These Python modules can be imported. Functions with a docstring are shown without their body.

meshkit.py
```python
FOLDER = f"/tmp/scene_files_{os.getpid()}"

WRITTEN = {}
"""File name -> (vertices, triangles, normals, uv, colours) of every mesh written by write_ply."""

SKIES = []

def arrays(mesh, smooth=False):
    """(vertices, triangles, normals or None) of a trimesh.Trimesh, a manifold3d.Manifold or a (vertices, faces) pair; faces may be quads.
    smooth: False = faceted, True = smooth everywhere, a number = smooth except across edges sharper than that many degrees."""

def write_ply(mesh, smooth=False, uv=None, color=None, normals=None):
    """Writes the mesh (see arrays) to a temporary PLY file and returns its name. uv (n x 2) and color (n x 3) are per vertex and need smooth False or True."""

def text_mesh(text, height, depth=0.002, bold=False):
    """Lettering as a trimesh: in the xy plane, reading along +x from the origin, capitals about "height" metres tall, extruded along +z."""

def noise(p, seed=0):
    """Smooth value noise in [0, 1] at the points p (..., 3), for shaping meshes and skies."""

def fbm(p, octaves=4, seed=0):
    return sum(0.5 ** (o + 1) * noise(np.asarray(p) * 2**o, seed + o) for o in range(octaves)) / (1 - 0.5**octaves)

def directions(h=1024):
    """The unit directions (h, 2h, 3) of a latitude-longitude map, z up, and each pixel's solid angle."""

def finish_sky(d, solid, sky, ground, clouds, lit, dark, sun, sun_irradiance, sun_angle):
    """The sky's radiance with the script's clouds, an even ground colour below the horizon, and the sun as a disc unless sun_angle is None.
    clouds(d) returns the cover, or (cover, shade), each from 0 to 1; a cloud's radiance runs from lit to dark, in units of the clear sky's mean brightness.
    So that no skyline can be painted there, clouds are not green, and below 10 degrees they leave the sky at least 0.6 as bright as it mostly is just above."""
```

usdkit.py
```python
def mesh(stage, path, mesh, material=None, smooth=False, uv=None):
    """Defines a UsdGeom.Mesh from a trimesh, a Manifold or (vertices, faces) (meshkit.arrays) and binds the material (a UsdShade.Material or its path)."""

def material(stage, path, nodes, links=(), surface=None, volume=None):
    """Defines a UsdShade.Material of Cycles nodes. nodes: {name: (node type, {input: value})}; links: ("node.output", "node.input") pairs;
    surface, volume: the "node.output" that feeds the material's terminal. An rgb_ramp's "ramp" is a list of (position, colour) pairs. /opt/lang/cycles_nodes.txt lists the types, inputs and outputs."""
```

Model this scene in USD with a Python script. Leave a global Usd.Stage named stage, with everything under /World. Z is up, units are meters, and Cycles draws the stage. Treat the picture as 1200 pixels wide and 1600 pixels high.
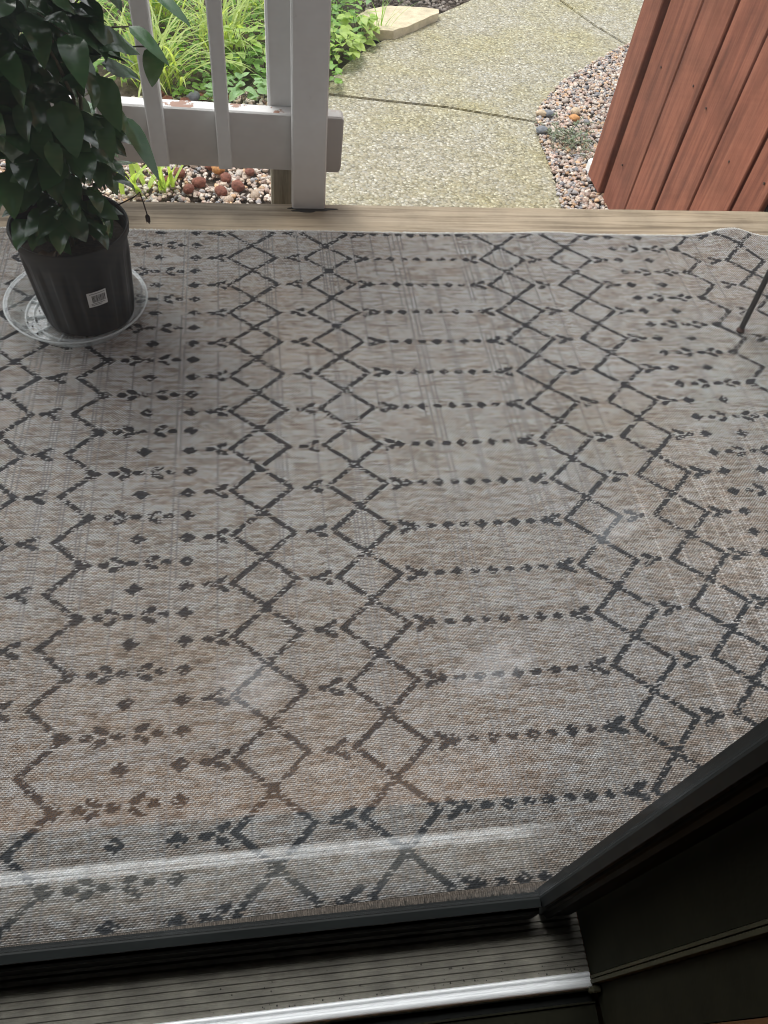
import math, random
import numpy as np
import trimesh
from shapely.geometry import Polygon, Point
from pxr import Usd, UsdGeom, UsdLux, UsdShade, Gf, Sdf, Vt
import usdkit, meshkit

stage = Usd.Stage.CreateInMemory()
UsdGeom.SetStageUpAxis(stage, UsdGeom.Tokens.z)
UsdGeom.SetStageMetersPerUnit(stage, 1.0)
UsdGeom.Xform.Define(stage, '/World')
UsdGeom.Scope.Define(stage, '/World/Looks')
rng = np.random.default_rng(7)
random.seed(7)
P = 0.107                                   # one repeat of the rug's pattern, in metres

# ------------------------------------------------------------------ camera, sky, sun, exposure
EXPOSURE = 1.20
SKY = 0.12
SUN, SUN_ANGLE, SUN_EL, SUN_AZ = 0.16, 25.0, math.radians(64), math.radians(-28)   # azimuth = atan2(x, y)
CAM = (0.008, -1.760, 1.2014)
RIGHT, DOWN, FWD = np.array([0.98767, -0.12459, 0.09457]), np.array([-0.04500, -0.79960, -0.59885]), None
RIGHT /= np.linalg.norm(RIGHT)
DOWN = DOWN - RIGHT * (DOWN @ RIGHT); DOWN /= np.linalg.norm(DOWN)
FWD = np.cross(RIGHT, DOWN)
cam = UsdGeom.Camera.Define(stage, '/World/camera')
m4 = np.eye(4); m4[0, :3], m4[1, :3], m4[2, :3], m4[3, :3] = RIGHT, -DOWN, -FWD, CAM
cam.AddTransformOp().Set(Gf.Matrix4d(*m4.ravel().tolist()))
cam.CreateHorizontalApertureAttr(36.0); cam.CreateVerticalApertureAttr(48.0)
cam.CreateFocalLengthAttr(36.0 * 1204.6 / 1200)
cam.CreateClippingRangeAttr(Gf.Vec2f(0.01, 500))
cam.CreateExposureAttr(EXPOSURE)

dome = UsdLux.DomeLight.Define(stage, '/World/sky')
sky_mat = usdkit.material(stage, '/World/Looks/sky_look', {
    's': ('sky_texture', {'sky_type': 'single_scattering', 'sun_disc': False, 'sun_elevation': SUN_EL, 'sun_rotation': SUN_AZ, 'aerosol_density': 3.0}),
    'tc': ('texture_coordinate', {}),
    'n': ('noise_texture', {'scale': 2.2, 'detail': 6.0, 'roughness': 0.55}),
    'r': ('rgb_ramp', {'ramp': [(0.0, (0.75, 0.75, 0.75)), (0.45, (0.85, 0.85, 0.85)), (0.75, (0.95, 0.95, 0.95))]}),
    'bw': ('rgb_to_bw', {}),
    'cl': ('mix', {'mix_type': 'multiply', 'fac': 1.0, 'color2': (1.25, 1.25, 1.27)}),
    'mx': ('mix', {'mix_type': 'mix'}),
    'b': ('background_shader', {'strength': SKY})},
    [('tc.generated', 'n.vector'), ('n.fac', 'r.fac'), ('r.color', 'mx.fac'), ('s.color', 'bw.color'), ('bw.val', 'cl.color1'),
     ('s.color', 'mx.color1'), ('cl.color', 'mx.color2'), ('mx.color', 'b.color')], surface='b.background')
UsdShade.MaterialBindingAPI.Apply(dome.GetPrim()).Bind(sky_mat)
sun = UsdLux.DistantLight.Define(stage, '/World/sun')
sun.CreateIntensityAttr(SUN); sun.CreateAngleAttr(SUN_ANGLE); sun.CreateNormalizeAttr(True)
sun.CreateColorAttr(Gf.Vec3f(1.0, 0.965, 0.91))
sd = np.array([math.sin(SUN_AZ) * math.cos(SUN_EL), math.cos(SUN_AZ) * math.cos(SUN_EL), math.sin(SUN_EL)])
sx = np.cross([0, 0, 1.0], sd); sx /= np.linalg.norm(sx); sy = np.cross(sd, sx)
ms = np.eye(4); ms[0, :3], ms[1, :3], ms[2, :3] = sx, sy, sd
sun.AddTransformOp().Set(Gf.Matrix4d(*ms.ravel().tolist()))

# ------------------------------------------------------------------ helpers
_used = {}
def unique(parent, name):
    key = (parent, name); k = _used.get(key, 0); _used[key] = k + 1
    return f'{parent}/{name}' + (f'_{k:03d}' if k else '')

def data(prim, label=None, cat=None, group=None, kind=None):
    prim = prim.GetPrim() if hasattr(prim, 'GetPrim') else prim
    for k, v in (('label', label), ('category', cat), ('group', group), ('kind', kind)):
        if v: prim.SetCustomDataByKey(k, v)
    return prim

def thing(name, label, cat, loc=(0, 0, 0), group=None):
    x = UsdGeom.Xform.Define(stage, unique('/World', name))
    x.AddTranslateOp().Set(Gf.Vec3d(*map(float, loc)))
    data(x, label, cat, group)
    return x

def struct(name):
    x = UsdGeom.Xform.Define(stage, unique('/World', name))
    data(x, kind='structure')
    return x

def base_of(prim):
    """World offset of a prim (translations only)."""
    o = np.zeros(3); p = prim
    while p and str(p.GetPath()) not in ('/', '/World'):
        a = p.GetAttribute('xformOp:translate')
        if a and a.Get(): o += np.array(a.Get())
        p = p.GetParent()
    return o

def put(name, mesh, mat, parent=None, smooth=False, col=None, label=None, cat=None, group=None, kind=None, world=True):
    """One Mesh prim; vertices are given in world coordinates and stored relative to the parent."""
    path = '/World' if parent is None else str(parent.GetPrim().GetPath())
    if isinstance(mesh, (list,)): mesh = trimesh.util.concatenate(mesh)
    if parent is not None and world:
        o = base_of(parent.GetPrim())
        if np.any(o):
            if isinstance(mesh, tuple): mesh = (np.asarray(mesh[0]) - o, mesh[1])
            else: mesh = mesh.copy(); mesh.apply_translation(-o)
    pr = usdkit.mesh(stage, unique(path, name), mesh, mat, smooth=smooth)
    if col is not None:
        UsdGeom.PrimvarsAPI(pr).CreatePrimvar('col', Sdf.ValueTypeNames.Color3fArray, 'vertex').Set(Vt.Vec3fArray.FromNumpy(np.asarray(col, np.float32)))
    data(pr, label, cat, group, kind)
    return pr

def box(x0, x1, y0, y1, z0, z1, ch=0.0):
    """A box, its edges chamfered when ch > 0."""
    if ch <= 0:
        b = trimesh.creation.box((x1 - x0, y1 - y0, z1 - z0)); b.apply_translation(((x0 + x1) / 2, (y0 + y1) / 2, (z0 + z1) / 2)); return b
    pts = []
    for a in (x0, x1):
        for b in (y0, y1):
            for c in (z0, z1):
                sa, sb, sc = (1 if a == x0 else -1), (1 if b == y0 else -1), (1 if c == z0 else -1)
                pts += [(a + sa * ch, b + sb * ch, c), (a + sa * ch, b, c + sc * ch), (a, b + sb * ch, c + sc * ch)]
    return trimesh.convex.convex_hull(np.array(pts))

def hull(pts): return trimesh.convex.convex_hull(np.asarray(pts, float))

def tube(path, radii, n=7):
    path = np.asarray(path, float); radii = np.broadcast_to(radii, len(path))
    t = np.gradient(path, axis=0); t /= np.linalg.norm(t, axis=1, keepdims=True) + 1e-12
    up = np.array([0.31, 0.17, 0.94]); v = []
    for k in range(len(path)):
        a = np.cross(t[k], up)
        if np.linalg.norm(a) < 1e-3: a = np.cross(t[k], [1, 0, 0])
        a /= np.linalg.norm(a); b = np.cross(t[k], a)
        for q in range(n):
            w = 2 * math.pi * q / n
            v.append(path[k] + radii[k] * (math.cos(w) * a + math.sin(w) * b))
    f = []
    for k in range(len(path) - 1):
        for q in range(n):
            a, b = k * n + q, k * n + (q + 1) % n
            f += [(a, b, b + n), (a, b + n, a + n)]
    v += [path[0], path[-1]]; e = len(v)
    for q in range(n):
        f += [(e - 2, (q + 1) % n, q), (e - 1, (len(path) - 1) * n + q, (len(path) - 1) * n + (q + 1) % n)]
    return trimesh.Trimesh(np.array(v), np.array(f), process=False)

def lathe(profile, n=64, cx=0, cy=0):
    """Revolve (r, z) points; the profile may be closed by repeating its first point."""
    pr = np.asarray(profile, float); a = np.arange(n) * 2 * math.pi / n
    v = np.stack([pr[:, None, 0] * np.cos(a) + cx, pr[:, None, 0] * np.sin(a) + cy, np.broadcast_to(pr[:, None, 1], (len(pr), n))], -1).reshape(-1, 3)
    f = []
    for k in range(len(pr) - 1):
        for q in range(n):
            a0, b0 = k * n + q, k * n + (q + 1) % n
            f += [(a0, b0, b0 + n), (a0, b0 + n, a0 + n)]
    return trimesh.Trimesh(v, np.array(f), process=False)

def grid_mesh(X, Y, Z):
    h, w = X.shape
    v = np.stack([X, Y, Z], -1).reshape(-1, 3)
    i = np.arange((h - 1) * w).reshape(h - 1, w)[:, :-1].ravel()
    f = np.vstack([np.c_[i, i + 1, i + w + 1], np.c_[i, i + w + 1, i + w]])
    return v, f

def mat(name, nodes, links=(), surface='p.BSDF', volume=None):
    return usdkit.material(stage, '/World/Looks/' + name, nodes, links, surface=surface, volume=volume)

def simple(name, colour, rough=0.6, metallic=0.0, var=0.25, scale=9.0, bump=0.0, bscale=60.0, spec=0.5, stretch=(1, 1, 1), detail=6.0):
    """A plain material with procedural tone variation and a little relief, in world space."""
    c = np.array(colour)
    nodes = {'g': ('geometry', {}), 'm': ('mapping', {'scale': stretch}),
             'n': ('noise_texture', {'scale': scale, 'detail': detail, 'roughness': 0.6}),
             'r': ('rgb_ramp', {'ramp': [(0.25, tuple(c * (1 - var))), (0.5, tuple(c)), (0.75, tuple(np.minimum(c * (1 + var), 0.9)))]}),
             'p': ('principled_bsdf', {'roughness': rough, 'metallic': metallic, 'specular_ior_level': spec})}
    links = [('g.position', 'm.vector'), ('m.vector', 'n.vector'), ('n.fac', 'r.fac'), ('r.color', 'p.base_color')]
    if bump:
        nodes['n2'] = ('noise_texture', {'scale': bscale, 'detail': 5.0, 'roughness': 0.6})
        nodes['b'] = ('bump', {'strength': 0.6, 'distance': bump})
        links += [('m.vector', 'n2.vector'), ('n2.fac', 'b.height'), ('b.normal', 'p.normal')]
    return mat(name, nodes, links)

def wood(name, dark, mid, light, axis='x', scale=14.0, rough=0.7, knots=True, bump=0.0015, aniso=18.0):
    """Weathered timber: grain drawn out along an axis, cracks, blotches."""
    s = {'x': (1, aniso, aniso), 'y': (aniso, 1, aniso), 'z': (aniso, aniso, 1)}[axis]
    return mat(name, {
        'g': ('geometry', {}), 'oi': ('object_info', {}), 'ofs': ('vector_math', {'math_type': 'add'}), 'sc': ('math', {'math_type': 'multiply', 'value2': 13.0}),
        'cx': ('combine_xyz', {}),
        'm': ('mapping', {'scale': s}),
        'n': ('noise_texture', {'scale': scale / 6, 'detail': 9.0, 'roughness': 0.68, 'distortion': 0.35}),
        'r': ('rgb_ramp', {'ramp': [(0.24, tuple(np.array(dark) * 0.7)), (0.38, dark), (0.52, mid), (0.68, light)]}),
        'n2': ('noise_texture', {'scale': 6.0, 'detail': 5.0, 'roughness': 0.6}),
        'r2': ('rgb_ramp', {'ramp': [(0.3, (0.72, 0.72, 0.72)), (0.55, (1, 1, 1)), (0.75, (1.12, 1.1, 1.08))]}),
        'mu': ('mix', {'mix_type': 'multiply', 'fac': 1.0}),
        'or': ('rgb_ramp', {'ramp': [(0.0, (0.82, 0.82, 0.82)), (1.0, (1.12, 1.12, 1.12))]}),
        'mv': ('mix', {'mix_type': 'multiply', 'fac': 1.0}),
        'b': ('bump', {'strength': 0.7, 'distance': bump}),
        'p': ('principled_bsdf', {'roughness': rough, 'specular_ior_level': 0.35})},
        [('oi.random', 'sc.value1'), ('sc.value', 'cx.x'), ('sc.value', 'cx.y'), ('sc.value', 'cx.z'), ('g.position', 'ofs.vector1'), ('cx.vector', 'ofs.vector2'),
         ('ofs.vector', 'm.vector'), ('m.vector', 'n.vector'), ('n.fac', 'r.fac'), ('ofs.vector', 'n2.vector'), ('n2.fac', 'r2.fac'),
         ('r.color', 'mu.color1'), ('r2.color', 'mu.color2'), ('oi.random', 'or.fac'), ('mu.color', 'mv.color1'), ('or.color', 'mv.color2'),
         ('mv.color', 'p.base_color'), ('n.fac', 'b.height'), ('b.normal', 'p.normal')])

def vcol(name, rough=0.85, spec=0.3, tex=0.0, tscale=300.0, bump=0.0):
    """Colour comes from the mesh's own per-vertex colours (pebbles, woven yarns)."""
    nodes = {'a': ('attribute', {'attribute': 'col'}), 'g': ('geometry', {}),
             'n': ('noise_texture', {'scale': tscale, 'detail': 3.0}),
             'r': ('rgb_ramp', {'ramp': [(0.3, (1 - tex,) * 3), (0.7, (1 + tex * 0.6,) * 3)]}),
             'mu': ('mix', {'mix_type': 'multiply', 'fac': 1.0}),
             'p': ('principled_bsdf', {'roughness': rough, 'specular_ior_level': spec})}
    links = [('a.color', 'mu.color1'), ('g.position', 'n.vector'), ('n.fac', 'r.fac'), ('r.color', 'mu.color2'), ('mu.color', 'p.base_color')]
    if bump:
        nodes['b'] = ('bump', {'strength': 0.5, 'distance': bump}); links += [('n.fac', 'b.height'), ('b.normal', 'p.normal')]
    return mat(name, nodes, links)

def foliage(name, dark, light, rough=0.45, trans=0.35, spec=0.5, tcol=None):
    """Leaf: per-leaf tone, faint blotches, light passing through."""
    tcol = tcol or tuple(np.minimum(np.array(light) * np.array([1.5, 1.5, 0.8]), 0.9))
    return mat(name, {
        'oi': ('object_info', {}), 'g': ('geometry', {}), 'n': ('noise_texture', {'scale': 14.0, 'detail': 3.0}),
        'ad': ('math', {'math_type': 'multiply_add', 'value2': 0.6}), 'r': ('rgb_ramp', {'ramp': [(0.2, dark), (0.95, light)]}),
        'p': ('principled_bsdf', {'roughness': rough, 'specular_ior_level': spec}),
        't': ('translucent_bsdf', {'color': tcol}), 'mx': ('mix_closure', {'fac': trans})},
        [('oi.random', 'ad.value1'), ('g.position', 'n.vector'), ('n.fac', 'ad.value3'), ('ad.value', 'r.fac'), ('r.color', 'p.base_color'),
         ('p.BSDF', 'mx.closure1'), ('t.BSDF', 'mx.closure2')], surface='mx.closure')

# ------------------------------------------------------------------ materials
M = {}
M['soil_ground'] = simple('garden_soil', (0.085, 0.062, 0.045), 0.95, var=0.5, scale=25, bump=0.02, bscale=45)
M['lawn'] = simple('lawn_green', (0.06, 0.11, 0.03), 0.9, var=0.4, scale=30, bump=0.02, bscale=80)
M['deck'] = wood('deck_timber', (0.17, 0.135, 0.10), (0.27, 0.22, 0.165), (0.36, 0.30, 0.22), 'x')
M['beam'] = wood('deck_edge_timber', (0.19, 0.145, 0.095), (0.32, 0.255, 0.175), (0.39, 0.32, 0.23), 'x', scale=12, aniso=30)
M['red'] = wood('red_stained_board', (0.165, 0.054, 0.033), (0.255, 0.088, 0.052), (0.33, 0.125, 0.076), 'z', scale=12, rough=0.62, aniso=16)
M['black_gap'] = simple('dark_backing', (0.03, 0.02, 0.016), 0.9, var=0.3)
M['siding'] = simple('house_siding', (0.10, 0.038, 0.028), 0.8, var=0.2, scale=4)
M['ceiling'] = simple('porch_ceiling', (0.16, 0.10, 0.08), 0.8, var=0.1, scale=4)
M['room'] = simple('room_wall', (0.07, 0.058, 0.045), 0.9, var=0.1, scale=3)
M['roomfloor'] = wood('room_floor_timber', (0.20, 0.092, 0.034), (0.31, 0.155, 0.062), (0.40, 0.215, 0.09), 'x', rough=0.4, bump=0.0004)
M['casing'] = wood('casing_timber', (0.05, 0.02, 0.006), (0.075, 0.032, 0.011), (0.10, 0.045, 0.016), 'z', rough=0.6, bump=0.0004)

# white paint: grimy low down, peeling to bare wood on top faces
M['paint'] = mat('white_railing_paint', {
    'g': ('geometry', {}), 'n': ('noise_texture', {'scale': 22.0, 'detail': 8.0, 'roughness': 0.65}),
    'r': ('rgb_ramp', {'ramp': [(0.22, (0.44, 0.42, 0.40)), (0.33, (0.60, 0.59, 0.575)), (0.62, (0.635, 0.63, 0.62))]}),
    'n2': ('noise_texture', {'scale': 9.0, 'detail': 8.0, 'roughness': 0.7}), 'nz': ('separate_xyz', {}), 'up': ('math', {'math_type': 'greater_than', 'value2': 0.9}),
    'pe': ('math', {'math_type': 'greater_than', 'value2': 0.585}), 'mk': ('math', {'math_type': 'multiply'}),
    'px': ('separate_xyz', {}), 'lo': ('math', {'math_type': 'less_than', 'value2': 0.5}), 'mk2': ('math', {'math_type': 'multiply'}),
    'zz': ('map_range', {'from_min': 0.24, 'from_max': 0.08, 'to_min': 0.0, 'to_max': 1.0, 'clamp': True}), 'st': ('mix', {'mix_type': 'multiply', 'color2': (0.80, 0.74, 0.68)}), 'zf': ('math', {'math_type': 'multiply', 'value2': 0.6}),
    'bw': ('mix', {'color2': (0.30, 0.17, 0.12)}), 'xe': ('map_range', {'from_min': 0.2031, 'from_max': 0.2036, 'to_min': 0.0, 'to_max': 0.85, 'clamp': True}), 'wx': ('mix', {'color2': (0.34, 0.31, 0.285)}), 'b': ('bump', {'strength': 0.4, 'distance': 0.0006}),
    'p': ('principled_bsdf', {'roughness': 0.5, 'specular_ior_level': 0.4})},
    [('g.position', 'n.vector'), ('g.position', 'n2.vector'), ('n.fac', 'r.fac'), ('g.normal', 'nz.vector'), ('nz.z', 'up.value1'), ('n2.fac', 'pe.value1'),
     ('up.value', 'mk.value1'), ('pe.value', 'mk.value2'), ('g.position', 'px.vector'), ('px.z', 'lo.value1'), ('mk.value', 'mk2.value1'), ('lo.value', 'mk2.value2'),
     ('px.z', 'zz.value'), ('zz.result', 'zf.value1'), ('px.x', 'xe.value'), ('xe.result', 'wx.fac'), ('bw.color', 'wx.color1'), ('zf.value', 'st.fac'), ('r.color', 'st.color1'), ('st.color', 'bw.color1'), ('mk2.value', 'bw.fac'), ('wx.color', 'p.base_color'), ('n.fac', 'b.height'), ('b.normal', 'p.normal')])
M['bare_post'] = wood('bare_post_timber', (0.22, 0.19, 0.13), (0.34, 0.30, 0.22), (0.42, 0.38, 0.29), 'z')

# exposed aggregate path
M['path'] = mat('exposed_aggregate', {
    'g': ('geometry', {}), 'v': ('voronoi_texture', {'scale': 95.0, 'randomness': 1.0}), 'v2': ('voronoi_texture', {'scale': 160.0}),
    'sc': ('separate_color', {}), 'r': ('rgb_ramp', {'ramp': [(0.0, (0.17, 0.155, 0.11)), (0.2, (0.29, 0.26, 0.175)), (0.42, (0.37, 0.33, 0.23)), (0.6, (0.42, 0.385, 0.29)), (0.78, (0.33, 0.32, 0.275)), (0.9, (0.52, 0.49, 0.40)), (1.0, (0.64, 0.61, 0.53))]}),
    'e': ('rgb_ramp', {'ramp': [(0.0, (0.95, 0.95, 0.94)), (0.55, (0.89, 0.88, 0.86)), (0.85, (0.55, 0.54, 0.47))]}),
    'mu': ('mix', {'mix_type': 'multiply', 'fac': 1.0}),
    'n': ('noise_texture', {'scale': 2.6, 'detail': 6.0, 'roughness': 0.62}), 'mr': ('rgb_ramp', {'ramp': [(0.42, (0, 0, 0)), (0.72, (1, 1, 1))]}),
    'ms': ('mix', {'mix_type': 'multiply', 'color2': (0.93, 0.89, 0.58)}),
    'b': ('bump', {'strength': 0.8, 'distance': 0.004, 'invert': True}), 'p': ('principled_bsdf', {'roughness': 0.55, 'specular_ior_level': 0.45})},
    [('g.position', 'v.vector'), ('v.color', 'sc.color'), ('sc.r', 'r.fac'), ('v.distance', 'e.fac'), ('r.color', 'mu.color1'), ('e.color', 'mu.color2'),
     ('g.position', 'n.vector'), ('n.fac', 'mr.fac'), ('mr.color', 'ms.fac'), ('mu.color', 'ms.color1'), ('ms.color', 'p.base_color'), ('v.distance', 'b.height'), ('b.normal', 'p.normal')])
M['stone'] = vcol('river_stone', 0.55, 0.45, tex=0.35, tscale=160, bump=0.002)
M['lava'] = simple('lava_rock', (0.20, 0.075, 0.05), 0.9, var=0.5, scale=60, bump=0.006, bscale=140)
M['limestone'] = simple('limestone', (0.58, 0.49, 0.34), 0.85, var=0.25, scale=18, bump=0.008, bscale=40)
M['grass_leaf'] = foliage('strap_leaf', (0.19, 0.29, 0.06), (0.42, 0.50, 0.17), 0.5, 0.45)
M['green_leaf'] = foliage('ground_leaf', (0.085, 0.19, 0.035), (0.24, 0.42, 0.09), 0.55, 0.42)
M['lime_leaf'] = foliage('lime_leaf', (0.19, 0.32, 0.05), (0.38, 0.50, 0.13), 0.5, 0.42)
M['mint_leaf'] = foliage('mint_leaf', (0.14, 0.29, 0.11), (0.28, 0.44, 0.20), 0.6, 0.35)
M['juniper'] = foliage('grey_green_leaf', (0.11, 0.15, 0.09), (0.22, 0.27, 0.18), 0.7, 0.2)
M['plant_leaf'] = foliage('dark_glossy_leaf', (0.013, 0.038, 0.017), (0.052, 0.122, 0.046), 0.20, 0.08, 0.8)
M['stem'] = simple('plant_stem', (0.09, 0.075, 0.04), 0.7, var=0.3, scale=40)
M['dry'] = simple('dried_leaf', (0.17, 0.115, 0.07), 0.85, var=0.4, scale=40)
M['dead'] = simple('dead_flower', (0.035, 0.02, 0.016), 0.9)
M['soil'] = simple('potting_soil', (0.035, 0.026, 0.02), 0.95, var=0.5, scale=70, bump=0.006, bscale=160)
M['pot'] = simple('black_pot_plastic', (0.009, 0.0095, 0.010), 0.45, var=0.35, scale=12, bump=0.0004, bscale=200, spec=0.35)
M['paper'] = simple('label_paper', (0.55, 0.55, 0.54), 0.7, var=0.06)
M['ink'] = simple('label_ink', (0.04, 0.04, 0.045), 0.7)
M['clear'] = mat('clear_plastic', {
    'lw': ('layer_weight', {'blend': 0.5}), 'pw': ('math', {'math_type': 'power', 'value2': 4.0}), 'ml': ('math', {'math_type': 'multiply_add', 'value2': 0.8, 'value3': 0.10}), 'tr': ('transparent_bsdf', {'color': (0.86, 0.88, 0.88)}),
    'gl': ('glossy_bsdf', {'color': (0.95, 0.97, 0.97), 'roughness': 0.12}), 'df': ('diffuse_bsdf', {'color': (0.6, 0.62, 0.62)}),
    'm1': ('mix_closure', {}), 'm2': ('mix_closure', {'fac': 0.07})},
    [('lw.facing', 'pw.value1'), ('pw.value', 'ml.value1'), ('ml.value', 'm1.fac'), ('tr.BSDF', 'm1.closure1'), ('gl.BSDF', 'm1.closure2'), ('m1.closure', 'm2.closure1'), ('df.BSDF', 'm2.closure2')], surface='m2.closure')
M['frost'] = mat('frosted_plastic', {'tr': ('transparent_bsdf', {'color': (0.85, 0.87, 0.87)}), 'p': ('principled_bsdf', {'base_color': (0.55, 0.57, 0.57), 'roughness': 0.25}), 'm': ('mix_closure', {'fac': 0.38})},
    [('tr.BSDF', 'm.closure1'), ('p.BSDF', 'm.closure2')], surface='m.closure')
M['iron'] = simple('black_iron', (0.025, 0.024, 0.023), 0.5, var=0.4, scale=60, bump=0.0006, bscale=300)
M['rubber'] = simple('rubber_foot', (0.06, 0.03, 0.02), 0.7)
M['white_plastic'] = simple('white_plastic', (0.75, 0.75, 0.73), 0.5, var=0.08)
M['bronze'] = simple('dark_frame', (0.005, 0.006, 0.0055), 0.6, var=0.4, scale=20, bump=0.0003, bscale=250, spec=0.15)
M['bead'] = simple('glazing_bead', (0.013, 0.0155, 0.0155), 0.55, var=0.3, scale=25, spec=0.3, stretch=(0.3, 1, 1))
M['jamb'] = simple('jamb_vinyl', (0.011, 0.011, 0.006), 0.75, var=0.3, scale=14, spec=0.12, bump=0.0006, bscale=90)
M['strip'] = simple('weatherstrip', (0.045, 0.042, 0.025), 0.7, var=0.25, scale=30, spec=0.2)
M['sill'] = simple('dusty_sill', (0.14, 0.133, 0.11), 0.75, var=0.45, scale=40, stretch=(0.6, 1, 1), bump=0.0006, bscale=250)
M['alu'] = mat('aluminium_track', {'g': ('geometry', {}), 'm': ('mapping', {'scale': (2, 120, 120)}), 'n': ('noise_texture', {'scale': 9.0, 'detail': 5.0}),
    'r': ('rgb_ramp', {'ramp': [(0.3, (0.75, 0.77, 0.79)), (0.7, (0.90, 0.92, 0.93))]}), 'p': ('principled_bsdf', {'metallic': 0.35, 'roughness': 0.55})},
    [('g.position', 'm.vector'), ('m.vector', 'n.vector'), ('n.fac', 'r.fac'), ('r.color', 'p.base_color')])
M['dirt'] = simple('black_dirt', (0.02, 0.018, 0.015), 0.9)

# ------------------------------------------------------------------ ground, path
GZ = -0.60
put('ground', grid_mesh(*np.meshgrid([-40, -6, 6, 40], [-40, -6, 8, 60]), np.full((4, 4), GZ - 0.09)), M['lawn'], kind='structure')
gx, gy = np.meshgrid(np.linspace(-5, 5, 140), np.linspace(0.1, 7.5, 110))
gz = GZ - 0.045 + 0.035 * (meshkit.fbm(np.stack([gx * 3, gy * 3, gx * 0], -1), 4, 3) - 0.5)
put('garden_bed', grid_mesh(gx, gy, gz), M['soil_ground'], kind='structure', smooth=True)

left_edge = [(0.22, 0.30), (0.22, 1.2), (0.30, 1.75), (0.385, 2.05), (0.415, 2.28), (0.52, 2.47), (0.66, 2.67), (0.86, 2.88), (1.14, 3.165), (1.36, 3.38), (1.75, 3.72), (2.6, 4.35), (3.6, 5.0)]
right_edge = [(4.6, 3.9), (3.4, 3.5), (2.6, 3.10), (2.211, 2.86), (1.97, 2.655), (1.66, 2.345), (1.47, 2.08), (1.405, 1.90), (1.385, 1.72), (1.372, 1.5), (1.337, 1.16), (1.32, 0.30)]
path_poly = Polygon(left_edge + right_edge).buffer(0.02).buffer(-0.02)
path = struct('path')
# three slabs with recessed joints between them
j1 = [(0.2, 2.145), (0.401, 2.121), (0.62, 2.085), (0.979, 2.034), (1.395, 1.921), (1.7, 1.84)]
j2 = [(1.7, 4.4), (1.946, 3.46), (2.069, 3.103), (2.191, 2.858), (2.4, 2.4)]
from shapely.geometry import LineString
from shapely.ops import split as shp_split
cut = path_poly.difference(LineString(j1).buffer(0.007)).difference(LineString(j2).buffer(0.007))
for g in sorted(cut.geoms, key=lambda g: g.centroid.y):
    if g.area < 0.01: continue
    top = g.buffer(-0.004)
    e = trimesh.creation.extrude_polygon(g.simplify(0.002), 0.116, engine='earcut'); e.apply_translation((0, 0, GZ - 0.12))
    t = trimesh.creation.extrude_polygon(top.simplify(0.002), 0.004, engine='earcut'); t.apply_translation((0, 0, GZ - 0.004))
    put('slab', [e, t], M['path'], path)
gap = trimesh.creation.extrude_polygon(path_poly.buffer(-0.02), 0.02, engine='earcut'); gap.apply_translation((0, 0, GZ - 0.035))
put('joint_filler', gap, M['soil'], path)

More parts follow.
